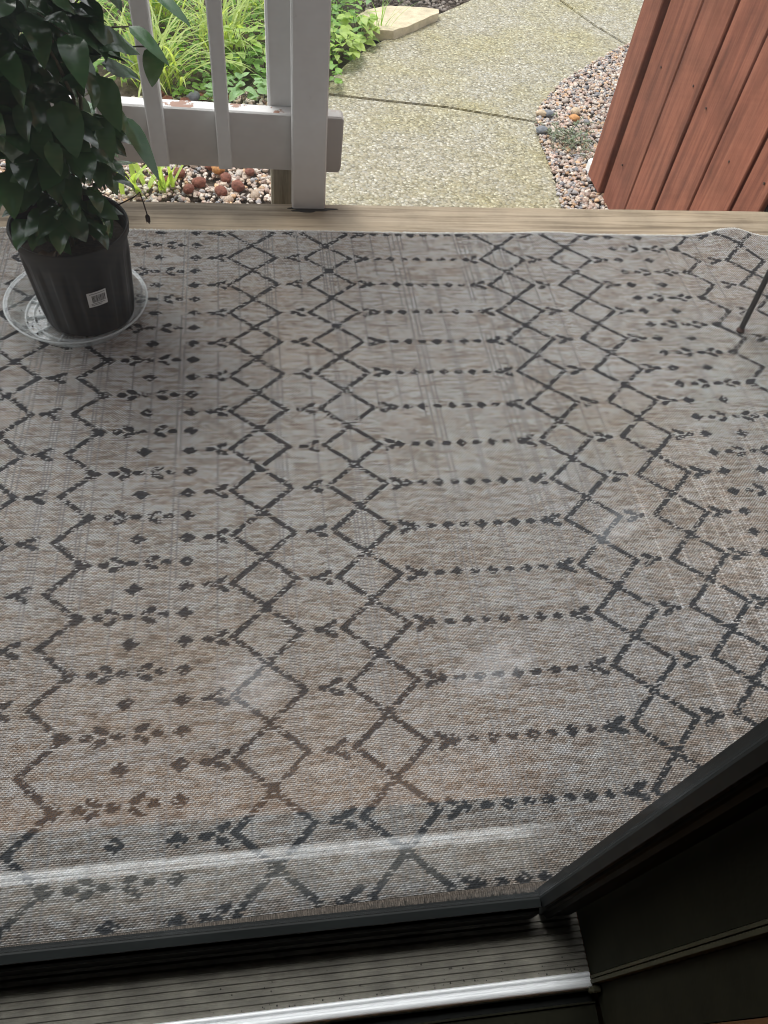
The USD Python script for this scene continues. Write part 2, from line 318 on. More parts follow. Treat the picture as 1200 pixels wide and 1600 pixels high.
# ------------------------------------------------------------------ gravel (uncountable pebbles)
_ico = trimesh.creation.icosphere(1); _ico0 = trimesh.creation.icosphere(0)
STONE = 1.2 * np.array([(0.42, 0.32, 0.24), (0.50, 0.40, 0.32), (0.36, 0.26, 0.21), (0.52, 0.46, 0.40), (0.26, 0.24, 0.235), (0.31, 0.295, 0.29), (0.45, 0.32, 0.26), (0.32, 0.23, 0.19), (0.56, 0.49, 0.42), (0.19, 0.185, 0.195), (0.48, 0.31, 0.18), (0.40, 0.33, 0.28)])
def pebbles(pts, sizes, cols, base=_ico, seed=0, zfun=None):
    r = np.random.default_rng(seed); vs, fs, cs, n = [], [], [], 0
    bv = np.array(base.vertices); bf = np.array(base.faces)
    for (x, y), s, c in zip(pts, sizes, cols):
        q = r.normal(size=4); q /= np.linalg.norm(q)
        R = trimesh.transformations.quaternion_matrix(q)[:3, :3]
        sc = np.array([1, r.uniform(0.65, 0.95), r.uniform(0.45, 0.75)])
        v = bv * sc * (1 + 0.16 * r.normal(size=(len(bv), 1)))
        yaw = r.uniform(0, 6.28); Rz = np.array([[math.cos(yaw), -math.sin(yaw), 0], [math.sin(yaw), math.cos(yaw), 0], [0, 0, 1]])
        tilt = trimesh.transformations.euler_matrix(r.normal() * 0.35, r.normal() * 0.35, 0)[:3, :3]
        v = v @ (Rz @ tilt).T * s / 2
        z = (zfun(x, y) if zfun else GZ) + s * r.uniform(-0.12, 0.25)
        vs.append(v + [x, y, z]); fs.append(bf + n); n += len(bv)
        cs.append(np.repeat([c], len(bv), 0))
    return (np.vstack(vs), np.vstack(fs)), np.vstack(cs)
def scatter(poly, n, seed):
    r = np.random.default_rng(seed); x0, y0, x1, y1 = poly.bounds; out = []
    from shapely import contains_xy
    while len(out) < n:
        a = r.uniform((x0, y0), (x1, y1), (n, 2)); out += list(a[contains_xy(poly, a[:, 0], a[:, 1])])
    return np.array(out[:n])
right_bed = Polygon([(1.31, 0.60), (1.35, 1.16), (1.385, 1.5), (1.395, 1.72), (1.415, 1.90), (1.48, 2.07), (1.67, 2.335), (1.98, 2.645), (2.22, 2.85), (2.42, 2.88), (1.66, 1.46), (1.56, 1.44), (1.56, 0.6)])
def gravel(name, poly, n, smin, smax, seed, palette=STONE, weights=None, zf=None):
    r = np.random.default_rng(seed)
    pts = scatter(poly, n, seed); s = r.uniform(smin, smax, n) * np.where(r.random(n) < 0.08, 1.45, 1)
    c = palette[r.choice(len(palette), n, p=weights)] * r.uniform(0.75, 1.2, (n, 1))
    mh, cc = pebbles(pts, s, np.clip(c, 0.02, 0.75), seed=seed, zfun=zf)
    return put(name, mh, M['stone'], smooth=True, col=cc, kind='stuff')
g1 = gravel('gravel', right_bed.difference(path_poly.buffer(0.002)), 5200, 0.011, 0.024, 11, zf=lambda x, y: GZ + 0.004)
ring = path_poly.buffer(0.016).difference(path_poly.buffer(-0.010)).intersection(right_bed.buffer(0.02))
g1b = gravel('gravel_edge', ring, 700, 0.008, 0.019, 14, zf=lambda x, y: GZ + 0.006)
data(g1b, 'line of small pebbles spilling onto the path edge by the red wall', 'gravel')
data(g1, 'mixed tan and grey river pebbles between the path and the red wall', 'gravel')
left_bed = Polygon([(-1.3, 0.9), (0.21, 0.9), (0.21, 1.2), (0.29, 1.75), (0.3, 2.25), (-0.2, 2.05), (-1.3, 1.95)])
g2 = gravel('gravel', left_bed, 6200, 0.013, 0.028, 12, weights=np.array([2, 2, 1.5, 2.5, .8, .8, 1.5, 1.2, 1.6, .5, 1, 1]) / 16.4, zf=lambda x, y: GZ - 0.005)
data(g2, 'mixed pebbles on the garden bed behind the white railing', 'gravel')
# bark mulch far left of the path
mul = Polygon([(0.75, 3.0), (1.12, 3.2), (1.7, 3.75), (1.5, 4.4), (0.4, 4.2)])
g3 = gravel('mulch', mul, 1500, 0.012, 0.035, 13, palette=np.array([(0.13, 0.10, 0.08), (0.20, 0.16, 0.13), (0.26, 0.22, 0.18), (0.10, 0.07, 0.05)]), zf=lambda x, y: GZ - 0.02)
data(g3, 'dark grey bark mulch beside the far end of the path', 'mulch')

def rock(name, c, size, matl, seed, label, cat, group=None, sub=2, rough=0.18):
    b = trimesh.creation.icosphere(sub); v = np.array(b.vertices)
    d = meshkit.fbm(v * 1.9 + seed * 7.3, 4, seed) - 0.5
    v = v * (1 + rough * 3 * d[:, None]) * np.array(size) / 2
    a = seed * 1.7; R = np.array([[math.cos(a), -math.sin(a), 0], [math.sin(a), math.cos(a), 0], [0, 0, 1]])
    mm = trimesh.Trimesh(v @ R.T + np.array(c), b.faces, process=False)
    return put(name, mm, matl, label=label, cat=cat, group=group, smooth=35)
# limestone edging slab
lv = [(0.66, 2.80), (0.80, 2.79), (0.93, 2.91), (1.09, 3.06), (1.10, 3.11), (0.98, 3.10), (0.84, 3.10), (0.70, 3.04), (0.62, 2.92)]
ls = trimesh.creation.extrude_polygon(Polygon(lv).buffer(0.012), 0.055, engine='earcut')
ls = ls.subdivide().subdivide().subdivide(); v = np.array(ls.vertices); v[:, :2] += 0.02 * (np.stack([meshkit.fbm(v * 14, 3, 1), meshkit.fbm(v * 14, 3, 2)], -1) - 0.5); v[:, 2] += 0.02 * (meshkit.fbm(v * [9, 9, 0], 3, 4) - 0.5)
put('edging_stone', trimesh.Trimesh(v + [0, 0, GZ - 0.015], ls.faces, process=False), M['limestone'], label='flat buff limestone slab edging the far left of the path', cat='stone', smooth=40)
for k, (x, y, s) in enumerate([(-0.29, 1.36, .055), (-0.21, 1.29, .06), (-0.10, 1.33, .055), (-0.16, 1.42, .05), (-0.05, 1.27, .06), (-0.25, 1.24, .05), (-0.12, 1.23, .055), (0.0, 1.38, .045), (-0.33, 1.30, .05), (-0.03, 1.45, .05), (-0.2, 1.50, .05), (-0.3, 1.47, .05), (-0.36, 1.98, .05), (-0.28, 1.96, .06), (-0.21, 2.02, .05), (-0.4, 2.03, .05), (-0.13, 2.04, .045)]):
    rock('lava_rock', (x, y, GZ + 0.014), (s, s * 0.85, s * 0.7), M['lava'], k + 1, 'rust red lava rock among the pebbles seen below the bottom rail' if k < 12 else 'rust red lava rock at the foot of the tall strap leaved plant', 'rock', 'lava rocks seen below the rail' if k < 12 else 'lava rocks at the foot of the strap leaved plant')
M['orange'] = simple('orange_stone', (0.55, 0.26, 0.09), 0.7, var=0.25, scale=50)
M['slate'] = simple('blue_grey_stone', (0.16, 0.17, 0.19), 0.6, var=0.35, scale=50)
M['tanstone'] = simple('tan_stone', (0.50, 0.38, 0.25), 0.65, var=0.25, scale=50)
rock('stone', (-0.13, 1.37, GZ + 0.03), (0.062, 0.05, 0.045), M['orange'], 31, 'bright orange stone among the lava rocks behind the railing', 'stone')
rock('stone', (-0.245, 2.0, GZ + 0.02), (0.07, 0.06, 0.05), M['slate'], 32, 'blue grey stone at the foot of the tall strap leaved plant', 'stone')
rock('stone', (1.60, 1.93, GZ + 0.02), (0.050, 0.038, 0.03), M['orange'], 33, 'orange stone in the gravel close to the red wall', 'stone')
rock('stone', (1.625, 2.00, GZ + 0.02), (0.055, 0.042, 0.035), M['tanstone'], 34, 'large tan stone in the gravel behind the orange one', 'stone')
rock('stone', (1.44, 1.965, GZ + 0.02), (0.055, 0.04, 0.03), M['tanstone'], 35, 'tan stone at the rounded corner of the path edge', 'stone')
rock('stone', (1.40, 1.80, GZ + 0.02), (0.05, 0.06, 0.035), M['slate'], 36, 'dark slate stone leaning against the path edge', 'stone')
rock('stone', (1.475, 1.965, GZ + 0.02), (0.055, 0.045, 0.032), M['slate'], 37, 'blue grey stone next to the tan corner stone', 'stone')

# ------------------------------------------------------------------ red board wall
WX = 1.538
wall = thing('board_wall', 'rust red wall of vertical rough sawn boards beyond the porch edge', 'wall', (WX, 0.8, GZ))
ys = [1.425, 1.250, 1.012, 0.800, 0.578, 0.357, 0.215]
put('backing', box(WX + 0.022, WX + 0.12, 0.208, 1.415, GZ - 0.02, 2.6), M['black_gap'], wall)
for k in range(len(ys) - 1):
    proud = 0.016 if k == 0 else (0.0 if k % 2 else 0.003)
    y1, y0 = ys[k] - (0 if k == 0 else 0.006), ys[k + 1] + 0.007
    if k == 0: y0 += 0.012
    b = box(WX - proud, WX + 0.021, y0, y1, GZ + (0.012 if k == 0 else -0.01), 2.6, 0.004)
    b = b.subdivide_to_size(0.12); v = np.array(b.vertices)
    w = 0.0035 * (meshkit.fbm(np.c_[v[:, 1] * 2 + k * 9, v[:, 1] * 0 + k, v[:, 2] * 1.4], 3, k) - 0.5)
    v[:, 1] += w * 2; v[:, 0] += w * (v[:, 0] < WX + 0.015)
    put('board', trimesh.Trimesh(v, b.faces, process=False), M['red'], wall, label='narrow proud corner board' if k == 0 else None)
r = np.random.default_rng(5)
nails = []
for k in range(1, len(ys) - 1):
    for z in (-0.42, 0.02, 0.42):
        c = trimesh.creation.cylinder(0.004, 0.003, sections=8); c.apply_transform(trimesh.transformations.rotation_matrix(math.pi / 2, (0, 1, 0)))
        c.apply_translation((WX - 0.003, (ys[k] + ys[k + 1]) / 2 + r.uniform(-.05, .05), z + r.uniform(-.04, .04))); nails.append(c)
put('nail_heads', nails, M['rubber'], wall, kind='stuff')
dn = thing('downspout_outlet', 'white plastic downspout outlet at the far foot of the red wall', 'downspout', (1.545, 1.45, GZ))
o = box(1.530, 1.60, 1.43, 1.49, GZ - 0.01, GZ + 0.06, 0.010); put('outlet', o, M['white_plastic'], dn)

# ------------------------------------------------------------------ porch floor, edge board, step
porch = struct('porch_floor')
py = -1.575; n = 12; w = (0.060 - py) / n
for k in range(n):
    put('deck_board', box(-2.4, 2.3, py + k * w + 0.002, py + (k + 1) * w - 0.002, -0.040, -0.009, 0.002), M['deck'], porch)
# the edge board, slightly worn along its arris
eb = box(-2.4, 2.3, 0.062, 0.200, -0.046, -0.0035, 0.004).subdivide_to_size(0.05); v = np.array(eb.vertices)
v[:, 2] += 0.0025 * (meshkit.fbm(np.c_[v[:, 0] * 3, v[:, 1] * 8, v[:, 1] * 0], 3, 2) - 0.5); v[:, 1] += 0.003 * (meshkit.fbm(np.c_[v[:, 0] * 5, v[:, 0] * 0, v[:, 2] * 9], 3, 8) - 0.5)
put('edge_board', trimesh.Trimesh(v, eb.faces, process=False), M['beam'], porch, label='pale weathered edge board of the porch')
put('joist', box(-2.4, 2.3, 0.10, 0.14, GZ - 0.05, -0.048), M['deck'], porch)
step = thing('porch_step', 'timber step below the porch edge leading down to the path', 'step', (0.8, 0.36, GZ))
for k in range(2): put('tread', box(0.30, 1.30, 0.205 + k * 0.145, 0.345 + k * 0.145, -0.34, -0.30, 0.003), M['deck'], step)
for x in (0.31, 1.25): put('side', box(x, x + 0.04, 0.205, 0.48, GZ, -0.341), M['deck'], step)

# ------------------------------------------------------------------ railing
rail = thing('porch_railing', 'peeling white porch railing with square balusters behind the potted plant', 'railing', (0.16, 0.2, 0))
def lerp(a, b, t): return np.array(a) * (1 - t) + np.array(b) * t
put('post', hull([(x + dx, y + dy, z) for z, dx in ((-0.004, 0), (1.15, -0.006)) for x, y in ((0.113, 0.178), (0.117, 0.174), (0.199, 0.174), (0.203, 0.178), (0.203, 0.2105), (0.113, 0.2105)) for dy in (0,)]), M['paint'], rail)
rl = hull([(-2.3, 0.2125, 0.106 + 0.035 + .01), (-2.3, 0.2505, 0.106 + 0.045), (-2.3, 0.2125, 0.296), (-2.3, 0.2165, 0.300), (-2.3, 0.2505, 0.300),
           (0.242, 0.2125, 0.088), (0.238, 0.2125, 0.082), (0.236, 0.2505, 0.074), (0.245, 0.2145, 0.095), (0.2455, 0.2505, 0.09), (0.247, 0.2145, 0.222), (0.242, 0.2125, 0.2255), (0.240, 0.216, 0.2295), (0.240, 0.2505, 0.2295), (0.247, 0.2505, 0.224)])
rl = rl.subdivide_to_size(0.05)
put('bottom_rail', rl, M['paint'], rail)
put('top_rail', box(-2.3, 0.25, 0.165, 0.255, 0.98, 1.018, 0.004), M['paint'], rail)
rear = hull([(x, y, z) for z, o in ((-0.02, 0.0), (1.12, -0.006)) for x, y in ((0.060 + o, 0.262), (0.068 + o, 0.2535), (0.142 + o, 0.2535), (0.15 + o, 0.262), (0.15 + o, 0.335), (0.142 + o, 0.343), (0.068 + o, 0.343), (0.060 + o, 0.335))])
rear = hull([(x, y, z) for z, o in ((0.074, 0.0), (1.12, -0.010)) for x, y in ((0.058 + o, 0.259), (0.064 + o, 0.2535), (0.142 + o, 0.2535), (0.148 + o, 0.259), (0.148 + o, 0.335), (0.142 + o, 0.343), (0.064 + o, 0.343), (0.058 + o, 0.335))])
put('post', rear, M['paint'], rail)
lowp = hull([(x, y, z) for z in (GZ - 0.05, 0.0735) for x, y in ((0.0605, 0.262), (0.067, 0.256), (0.139, 0.256), (0.1455, 0.262), (0.1455, 0.334), (0.139, 0.340), (0.067, 0.340), (0.0605, 0.334))])
put('post_foot', lowp, M['bare_post'], rail, label='bare unpainted foot of the rear post')
for k in range(13):
    x1 = -0.041 - 0.158 * k; x0 = x1 - 0.034 - (0.006 if k == 1 else 0)
    zb = 0.106 + 0.008 * k * 0.4; t = 0.003
    put('baluster', hull([(x + (0.0 if z < 0.5 else -0.003), y, z + (0.010 if (z < 0.5 and y > 0.2) else 0)) for z in (zb, 0.979) for x, y in ((x0 + t, 0.174), (x1 - t, 0.174), (x0, 0.177), (x1, 0.177), (x0, 0.2115), (x1, 0.2115))]), M['paint'], rail)
# dark rot stain on the edge board round the post foot
st = thing('dark_stain', 'dark damp stain on the edge board at the post foot', 'stain', (0.158, 0.17, 0))
aa = np.linspace(0, 2 * math.pi, 40, endpoint=False); rr = 1 + 0.25 * np.sin(aa * 3 + 1) + 0.15 * np.sin(aa * 7)
pg = Polygon(np.c_[0.160 + 0.058 * rr * np.cos(aa), 0.171 + 0.012 * rr * np.sin(aa)])
e = trimesh.creation.extrude_polygon(pg, 0.0012, engine='earcut'); e.apply_translation((0, 0, -0.0035)); put('damp_patch', e, M['dirt'], st)

# ------------------------------------------------------------------ garden plants
def blade(base, az, length, width, lift, droop, n=9, twist=0.0, fold=0.25):
    t = np.linspace(0, 1, n); d = np.array([math.cos(az), math.sin(az)])
    ang = lift - droop * t ** 1.3
    seg = length / (n - 1); rr = np.r_[0, np.cumsum(np.cos(ang[:-1]) * seg)]; zz = np.r_[0, np.cumsum(np.sin(ang[:-1]) * seg)]
    wd = width * 0.5 * np.minimum(1, 0.45 + 2.2 * t) * (1 - t ** 3) ** 0.8
    side = np.array([-d[1], d[0]]); v = []
    for k in range(n):
        c = np.array([base[0] + d[0] * rr[k], base[1] + d[1] * rr[k], base[2] + zz[k]])
        s = np.array([side[0], side[1], 0]) * wd[k]; up = np.array([-d[0] * math.sin(ang[k]), -d[1] * math.sin(ang[k]), math.cos(ang[k])])
        v += [c - s + up * wd[k] * fold, c, c + s + up * wd[k] * fold]
    f = []
    for k in range(n - 1):
        a = 3 * k
        f += [(a, a + 1, a + 4), (a, a + 4, a + 3), (a + 1, a + 2, a + 5), (a + 1, a + 5, a + 4)]
    return trimesh.Trimesh(np.array(v), np.array(f), process=False)

def leaf(base, direction, normal, length, width, droop=0.3, fold=0.2, n=8, tip=1.0, wave=0.0, ph=0.0, broad=0.42):
    """A pointed oval leaf with a folded midrib, curving down towards its tip."""
    d = np.asarray(direction, float); d /= np.linalg.norm(d)
    nn = np.asarray(normal, float); nn = nn - d * (nn @ d); nn /= np.linalg.norm(nn) + 1e-9; s = np.cross(d, nn)
    t = np.linspace(0, 1, n); v = []
    wd = width / 2 * (np.sin(np.pi * t ** (broad + 0.25)) ** 0.75) * (1 - 0.25 * t * tip); wd[0] = width * 0.02; wd[-1] = 0
    ang = -droop * t * 1.6; seg = length / (n - 1)
    a = np.r_[0, np.cumsum(np.cos(ang[:-1]) * seg)]; b = np.r_[0, np.cumsum(np.sin(ang[:-1]) * seg)]
    for k in range(n):
        c = np.asarray(base) + d * a[k] + nn * b[k]; up = nn * math.cos(ang[k]) - d * math.sin(ang[k])
        wv = wave * math.sin(ph + 7 * t[k])
        for q in (-1, -0.5, 0, 0.5, 1): v.append(c + s * wd[k] * q + up * (wd[k] * (fold * abs(q) - 0.25 * fold * q * q) + wv * abs(q) * wd[k]))
    f = []
    for k in range(n - 1):
        for q in range(4):
            e = 5 * k + q; f += [(e, e + 1, e + 6), (e, e + 6, e + 5)]
    return trimesh.Trimesh(np.array(v), np.array(f), process=False)

def strap_clump(label, x, y, n, ln, wd, seed, matl='grass_leaf', lift=(0.9, 1.45), droop=(0.9, 2.2), spread=0.06, azr=(0, 6.283), group=None, name='strap_leaf_plant'):
    r = np.random.default_rng(seed); th = thing(name, label, 'plant', (x, y, GZ - 0.02), group)
    for k in range(n):
        b = (x + r.normal() * spread, y + r.normal() * spread, GZ - 0.02)
        put('blade', blade(b, r.uniform(*azr), r.uniform(*ln), r.uniform(*wd), r.uniform(*lift), r.uniform(*droop)), M[matl], th, smooth=True)
    return th
strap_clump('big fountain of pale green strap leaves behind the left baluster', -0.42, 2.16, 95, (0.30, 0.55), (0.008, 0.014), 1)
strap_clump('pale strap leaf clump half hidden behind the middle baluster', -0.12, 2.55, 80, (0.30, 0.55), (0.008, 0.013), 2)
strap_clump('far strap leaf clump at the top edge of the view', -0.45, 2.95, 80, (0.35, 0.6), (0.008, 0.014), 3)
strap_clump('strap leaf clump beyond the white rear post', 0.10, 3.05, 60, (0.3, 0.5), (0.008, 0.013), 4)
strap_clump('low fan of fresh green blades under the left end of the rail', -0.335, 1.26, 9, (0.14, 0.22), (0.014, 0.020), 5, 'lime_leaf', (1.0, 1.5), (0.1, 0.5), 0.016)
strap_clump('broad pale blades showing between the pot plant and the edge board', -0.46, 1.24, 10, (0.18, 0.26), (0.018, 0.026), 6, 'lime_leaf', (0.9, 1.4), (0.4, 1.2), 0.03)
strap_clump('thin grassy tuft beside the limestone slab', 0.74, 2.86, 16, (0.16, 0.30), (0.004, 0.006), 7, 'green_leaf', (0.9, 1.5), (0.2, 0.8), 0.02)
strap_clump('rear strap leaf clump at the left end of the bed', -0.9, 2.7, 60, (0.35, 0.6), (0.009, 0.014), 9)

def leafy(label, x, y, n, rad, h, ln, seed, matl, group=None, name='leafy_plant', ratio=0.62):
    r = np.random.default_rng(seed); th = thing(name, label, 'plant', (x, y, GZ), group)
    stems = []
    for k in range(n):
        a = r.uniform(0, 6.283); rr = rad * math.sqrt(r.random()); z = GZ + h * (1 - 0.6 * (rr / rad) ** 2) * r.uniform(0.45, 1.0)
        c = np.array([x + rr * math.cos(a), y + rr * math.sin(a), z]); a2 = a + r.normal() * 0.9
        L = r.uniform(*ln)
        put('leaf', leaf(c, (math.cos(a2), math.sin(a2), r.uniform(-0.15, 0.45)), (r.normal() * 0.3, r.normal() * 0.3 - 0.15, 1), L, L * ratio, r.uniform(0.1, 0.6), r.uniform(0.1, 0.35), n=6), M[matl], th, smooth=True)
        if k % 2 == 0: stems.append(tube([(x + rr * .3 * math.cos(a), y + rr * .3 * math.sin(a), GZ - 0.03), (c + [x, y, GZ]) / 2 * [1, 1, 1] + [0, 0, 0.01], c], 0.0018, 4))
    put('stem', stems, M['stem'], th)
    return th
leafy('low mint green plant of broad leaves just above the bottom rail', -0.02, 2.06, 60, 0.14, 0.09, (0.045, 0.075), 21, 'mint_leaf')
leafy('lime leaved plant in front of the middle strap clump', -0.01, 2.36, 45, 0.14, 0.20, (0.05, 0.085), 22, 'lime_leaf')
leafy('mid green leafy plant at the left of the rear post', 0.10, 2.30, 45, 0.12, 0.13, (0.04, 0.07), 23, 'green_leaf')
leafy('green plant hanging over the path edge right of the post', 0.36, 2.22, 50, 0.10, 0.12, (0.035, 0.06), 24, 'green_leaf')
leafy('yellow green leafy plant on the curve of the path edge', 0.46, 2.52, 55, 0.13, 0.16, (0.05, 0.08), 25, 'lime_leaf')
leafy('light green plant in front of the limestone slab', 0.60, 2.76, 48, 0.11, 0.14, (0.05, 0.085), 26, 'lime_leaf')
leafy('bushy green plant behind the path edge plants', 0.30, 2.66, 60, 0.17, 0.24, (0.045, 0.075), 27, 'green_leaf')
leafy('rear bushy plant left of the limestone slab', 0.48, 3.02, 60, 0.18, 0.24, (0.045, 0.075), 28, 'green_leaf')
leafy('rear green plant behind the limestone slab', 0.80, 3.30, 40, 0.13, 0.16, (0.04, 0.06), 30, 'mint_leaf')
leafy('small green tuft plant in the pebbles by the middle baluster', -0.26, 2.05, 26, 0.07, 0.06, (0.03, 0.05), 29, 'green_leaf')
# ground cover, nobody could count it
def cover(name, poly, n, ln, matl, seed, zr, label, cat, thin=0.55):
    r = np.random.default_rng(seed); pts = scatter(poly, n, seed); ms = []
    for x, y in pts:
        a = r.uniform(0, 6.283); L = r.uniform(*ln)
        ms.append(leaf((x, y, GZ + r.uniform(*zr)), (math.cos(a), math.sin(a), r.uniform(-.2, .7)), (r.normal() * .4, r.normal() * .4, 1), L, L * thin, 0.3, 0.2, n=4))
    put(name, ms, M[matl], smooth=True, kind='stuff', label=label, cat=cat)
cover('ground_cover', Polygon([(-1.2, 2.2), (-0.3, 2.12), (0.25, 2.15), (0.40, 2.35), (0.66, 2.72), (0.6, 3.1), (0.7, 3.8), (-1.4, 3.9)]), 3800, (0.03, 0.06), 'green_leaf', 41, (-0.02, 0.09), 'mixed low green ground cover filling the garden bed', 'ground cover')
jn = thing('creeping_plant', 'grey green creeping plant spilling over the pebbles by the red wall', 'plant', (1.52, 1.72, GZ))
r = np.random.default_rng(52); needles = []; twigs = []
for k in range(46):
    a = r.uniform(0, 6.283); x, y = 1.52 + r.normal() * 0.055, 1.70 + r.normal() * 0.085
    L = r.uniform(0.05, 0.11); e = np.array([x + L * math.cos(a), y + L * math.sin(a), GZ + r.uniform(0.02, 0.05)]); b = np.array([x, y, GZ + 0.015])
    twigs.append(tube([b, (b + e) / 2 + [0, 0, 0.012], e], 0.0016, 4))
    for q in range(26):
        t = r.random(); c = b * (1 - t) + e * t + [0, 0, 0.012 * math.sin(t * 3.1)]
        needles.append(leaf(c, r.normal(size=3) * [1, 1, .6] + [math.cos(a), math.sin(a), .5], (0, 0, 1), r.uniform(0.010, 0.018), 0.004, 0.2, 0.2, n=3))
put('twigs', twigs, M['stem'], jn); put('foliage', needles, M['juniper'], jn, kind='stuff')

# ------------------------------------------------------------------ the rug
XC = 3.9638; NX = 716; HX = 0.0032; ROW = P / 36
x_left = XC * P - NX * HX / 2
y_far, y_near = 0.560 * P, -14.555 * P
NR = int(round((y_far - y_near) / ROW)); NY = NR * 2
ix = np.arange(NX + 1); jy = np.arange(NY + 1)
I, J = np.meshgrid(ix, jy)
R_ = J // 2
S_ = (I + R_ % 2) // 2                                       # stitch number within its row
xs = (x_left + I * HX) / P                    # position across in pattern units
yy = (y_near + R_ * ROW) / P
rg = np.random.default_rng(3)
def pattern(x, y):
    """The woven figure: True where the dark yarn shows. Mirrored about the rug's middle."""
    right = x > XC
    u = np.where(right, 2 * XC - x, x)
    dn = y - np.round(y); dc = y - np.floor(y) - 0.5
    kk = np.floor(y).astype(int)
    out = np.zeros(x.shape, bool)
    tri = 1 - 2 * np.abs(dc)
    for x0, hw in ((0.0, 0.55), (1.78, 0.55), (-4.80, 0.53), (-6.58, 0.53)):
        dx = u - x0
        e = np.abs(np.abs(dx) - hw * tri) < 0.074
        e &= ~((np.abs(dn) > 0.112) & (np.abs(dn) < 0.124))
        e &= np.abs(dn) > 0.05
        out |= e | ((np.abs(dx) / 0.125 + np.abs(dn) / 0.115) < 1.0)
    zz = np.abs(u - (-3.0 - 0.52 * tri)) < 0.074
    zz &= ~((np.abs(dn) > 0.115) & (np.abs(dn) < 0.128))
    out |= zz | ((np.abs(u + 2.98) / 0.14 + np.abs(dn) / 0.12) < 1.0)
    def dot(x0, d, rx, ry): return (np.abs(u - x0) / rx + np.abs(d) / ry) < 1.0
    def oval(x0, d, rx, ry): return ((u - x0) / rx) ** 2 + (d / ry) ** 2 < 1.0
    def lobes(x0, d, sgn, o=0.0):
        a = False
        for s in (-1, 1):
            du, dd = u - x0, d - s * 0.085
            p_, q_ = du * 0.9 + sgn * s * dd * 0.42, -du * 0.42 * sgn * s + dd * 0.9
            a = a | ((p_ / 0.13) ** 2 + (q_ / 0.058) ** 2 < 1)
        return a
    # corner rows
    out |= oval(0.84, dc, .10, .055) | lobes(1.03, dc, 1)
    out |= oval(-0.93, dc, .11, .06) | lobes(-0.71, dc, 1)
    out |= dot(-1.31, dc, .16, .12) | dot(-2.14, dc, .16, .12)
    out |= oval(-4.05, dc, .10, .06) | lobes(-3.87, dc, 1)
    out |= lobes(2.53, dc, -1)
    for k in range(-4, 5):
        out |= (dot if (k % 2 == 0) else oval)(XC + k * 0.314, dc, .13 if k % 2 == 0 else .105, .11 if k % 2 == 0 else .06)
    # node rows
    out |= dot(-1.30, dn, .15, .115) | oval(-1.64, dn, .10, .06) | lobes(-1.87, dn, 1)
    out |= oval(-2.21, dn, .12, .06) | lobes(-2.46, dn, -1) | oval(-2.65, dn, .10, .07)
    return out
wob = 0.012 * np.sin(yy * 2.1 + xs * 0.7) + 0.010 * np.sin(yy * 0.83 + 2)
jit = rg.normal(size=(NR + 2,)) * 0.004
px = xs + jit[R_]; pyv = yy + wob
dark = pattern(px, pyv)
hash_ = rg.random((NR + 2, NX // 2 + 3)); hsh = hash_[R_, S_]
hash2 = rg.random((NR + 2, NX // 2 + 3)); h2 = hash2[R_, S_]
edge = pattern(px + 0.055, pyv) ^ pattern(px - 0.055, pyv)
edge |= pattern(px, pyv + 0.03) ^ pattern(px, pyv - 0.03)
speck = (edge & (hsh < 0.20)) | (dark & (hsh < 0.09))
dark = dark & ~speck
# weft yarn colours: heathered, drifting along each row
nx = meshkit.fbm(np.stack([I * HX * 26, R_ * 0.83, R_ * 0.0], -1), 3, 5)
nb = meshkit.fbm(np.stack([I * HX * 5, J * ROW * 4, J * 0.0], -1), 4, 9)
tone = np.clip(0.5 + 1.7 * (nx - 0.5) + 0.18 * (nb - 0.5) + 0.75 * (h2 - 0.5), 0, 1)
keys = np.array([0.0, 0.28, 0.5, 0.72, 1.0])
cols = np.array([(0.47, 0.40, 0.345), (0.59, 0.53, 0.475), (0.70, 0.655, 0.61), (0.79, 0.76, 0.725), (0.87, 0.85, 0.825)])
yarn = np.stack([np.interp(tone, keys, cols[:, c]) for c in range(3)], -1)
pair = rg.random((NR + 2, NX // 2 + 3))[R_, (S_ + R_ // 3 % 2) // 2]
clump = rg.random((NR // 2 + 3, NX // 6 + 4))[R_ // 2, (S_ + (R_ // 2) % 3) // 3]
yarn = np.clip(yarn * (0.52 + 0.40 * hsh + 0.34 * pair + 0.46 * clump)[..., None], 0, 0.9)
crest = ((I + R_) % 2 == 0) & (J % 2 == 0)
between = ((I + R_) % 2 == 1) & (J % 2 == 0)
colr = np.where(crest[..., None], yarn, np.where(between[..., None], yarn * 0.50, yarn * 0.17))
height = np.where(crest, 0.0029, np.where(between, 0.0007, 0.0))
# columns where the dark warp shows as fine dotted lines, in bundles
cols_line = np.zeros(NX + 1, int)
r5 = np.random.default_rng(23); x = 3
while x < NX - 30:
    for q in range(r5.integers(1, 6)):
        if x < NX: cols_line[x] = 2 if (x > NX * 0.64 and r5.random() < 0.7) else 1
        x += r5.integers(2, 5)
    x += r5.integers(4, 22)
runs = meshkit.noise(np.stack([I * 0.9, J * ROW * 5.0, J * 0.0], -1), 31) > 0.30
ln1 = (cols_line[I] == 1) & runs; ln2 = (cols_line[I] == 2) & runs
even = J % 2 == 0
colr = np.where(ln1[..., None], np.where(even[..., None], np.array([0.35, 0.345, 0.34]), np.array([0.065, 0.065, 0.067])), colr)
colr = np.where(ln2[..., None], np.where(even[..., None], 0.1 * np.array([0.74, 0.73, 0.71]) + 0.76 * yarn, 0.22 * yarn), colr)
height = np.where(ln1 | ln2, np.where(even, 0.0010, 0.0), height)
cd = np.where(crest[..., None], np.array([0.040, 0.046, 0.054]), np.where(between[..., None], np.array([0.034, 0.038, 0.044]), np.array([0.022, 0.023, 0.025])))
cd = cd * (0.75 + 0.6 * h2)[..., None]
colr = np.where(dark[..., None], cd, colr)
height = np.where(dark, height * 0.6, height)
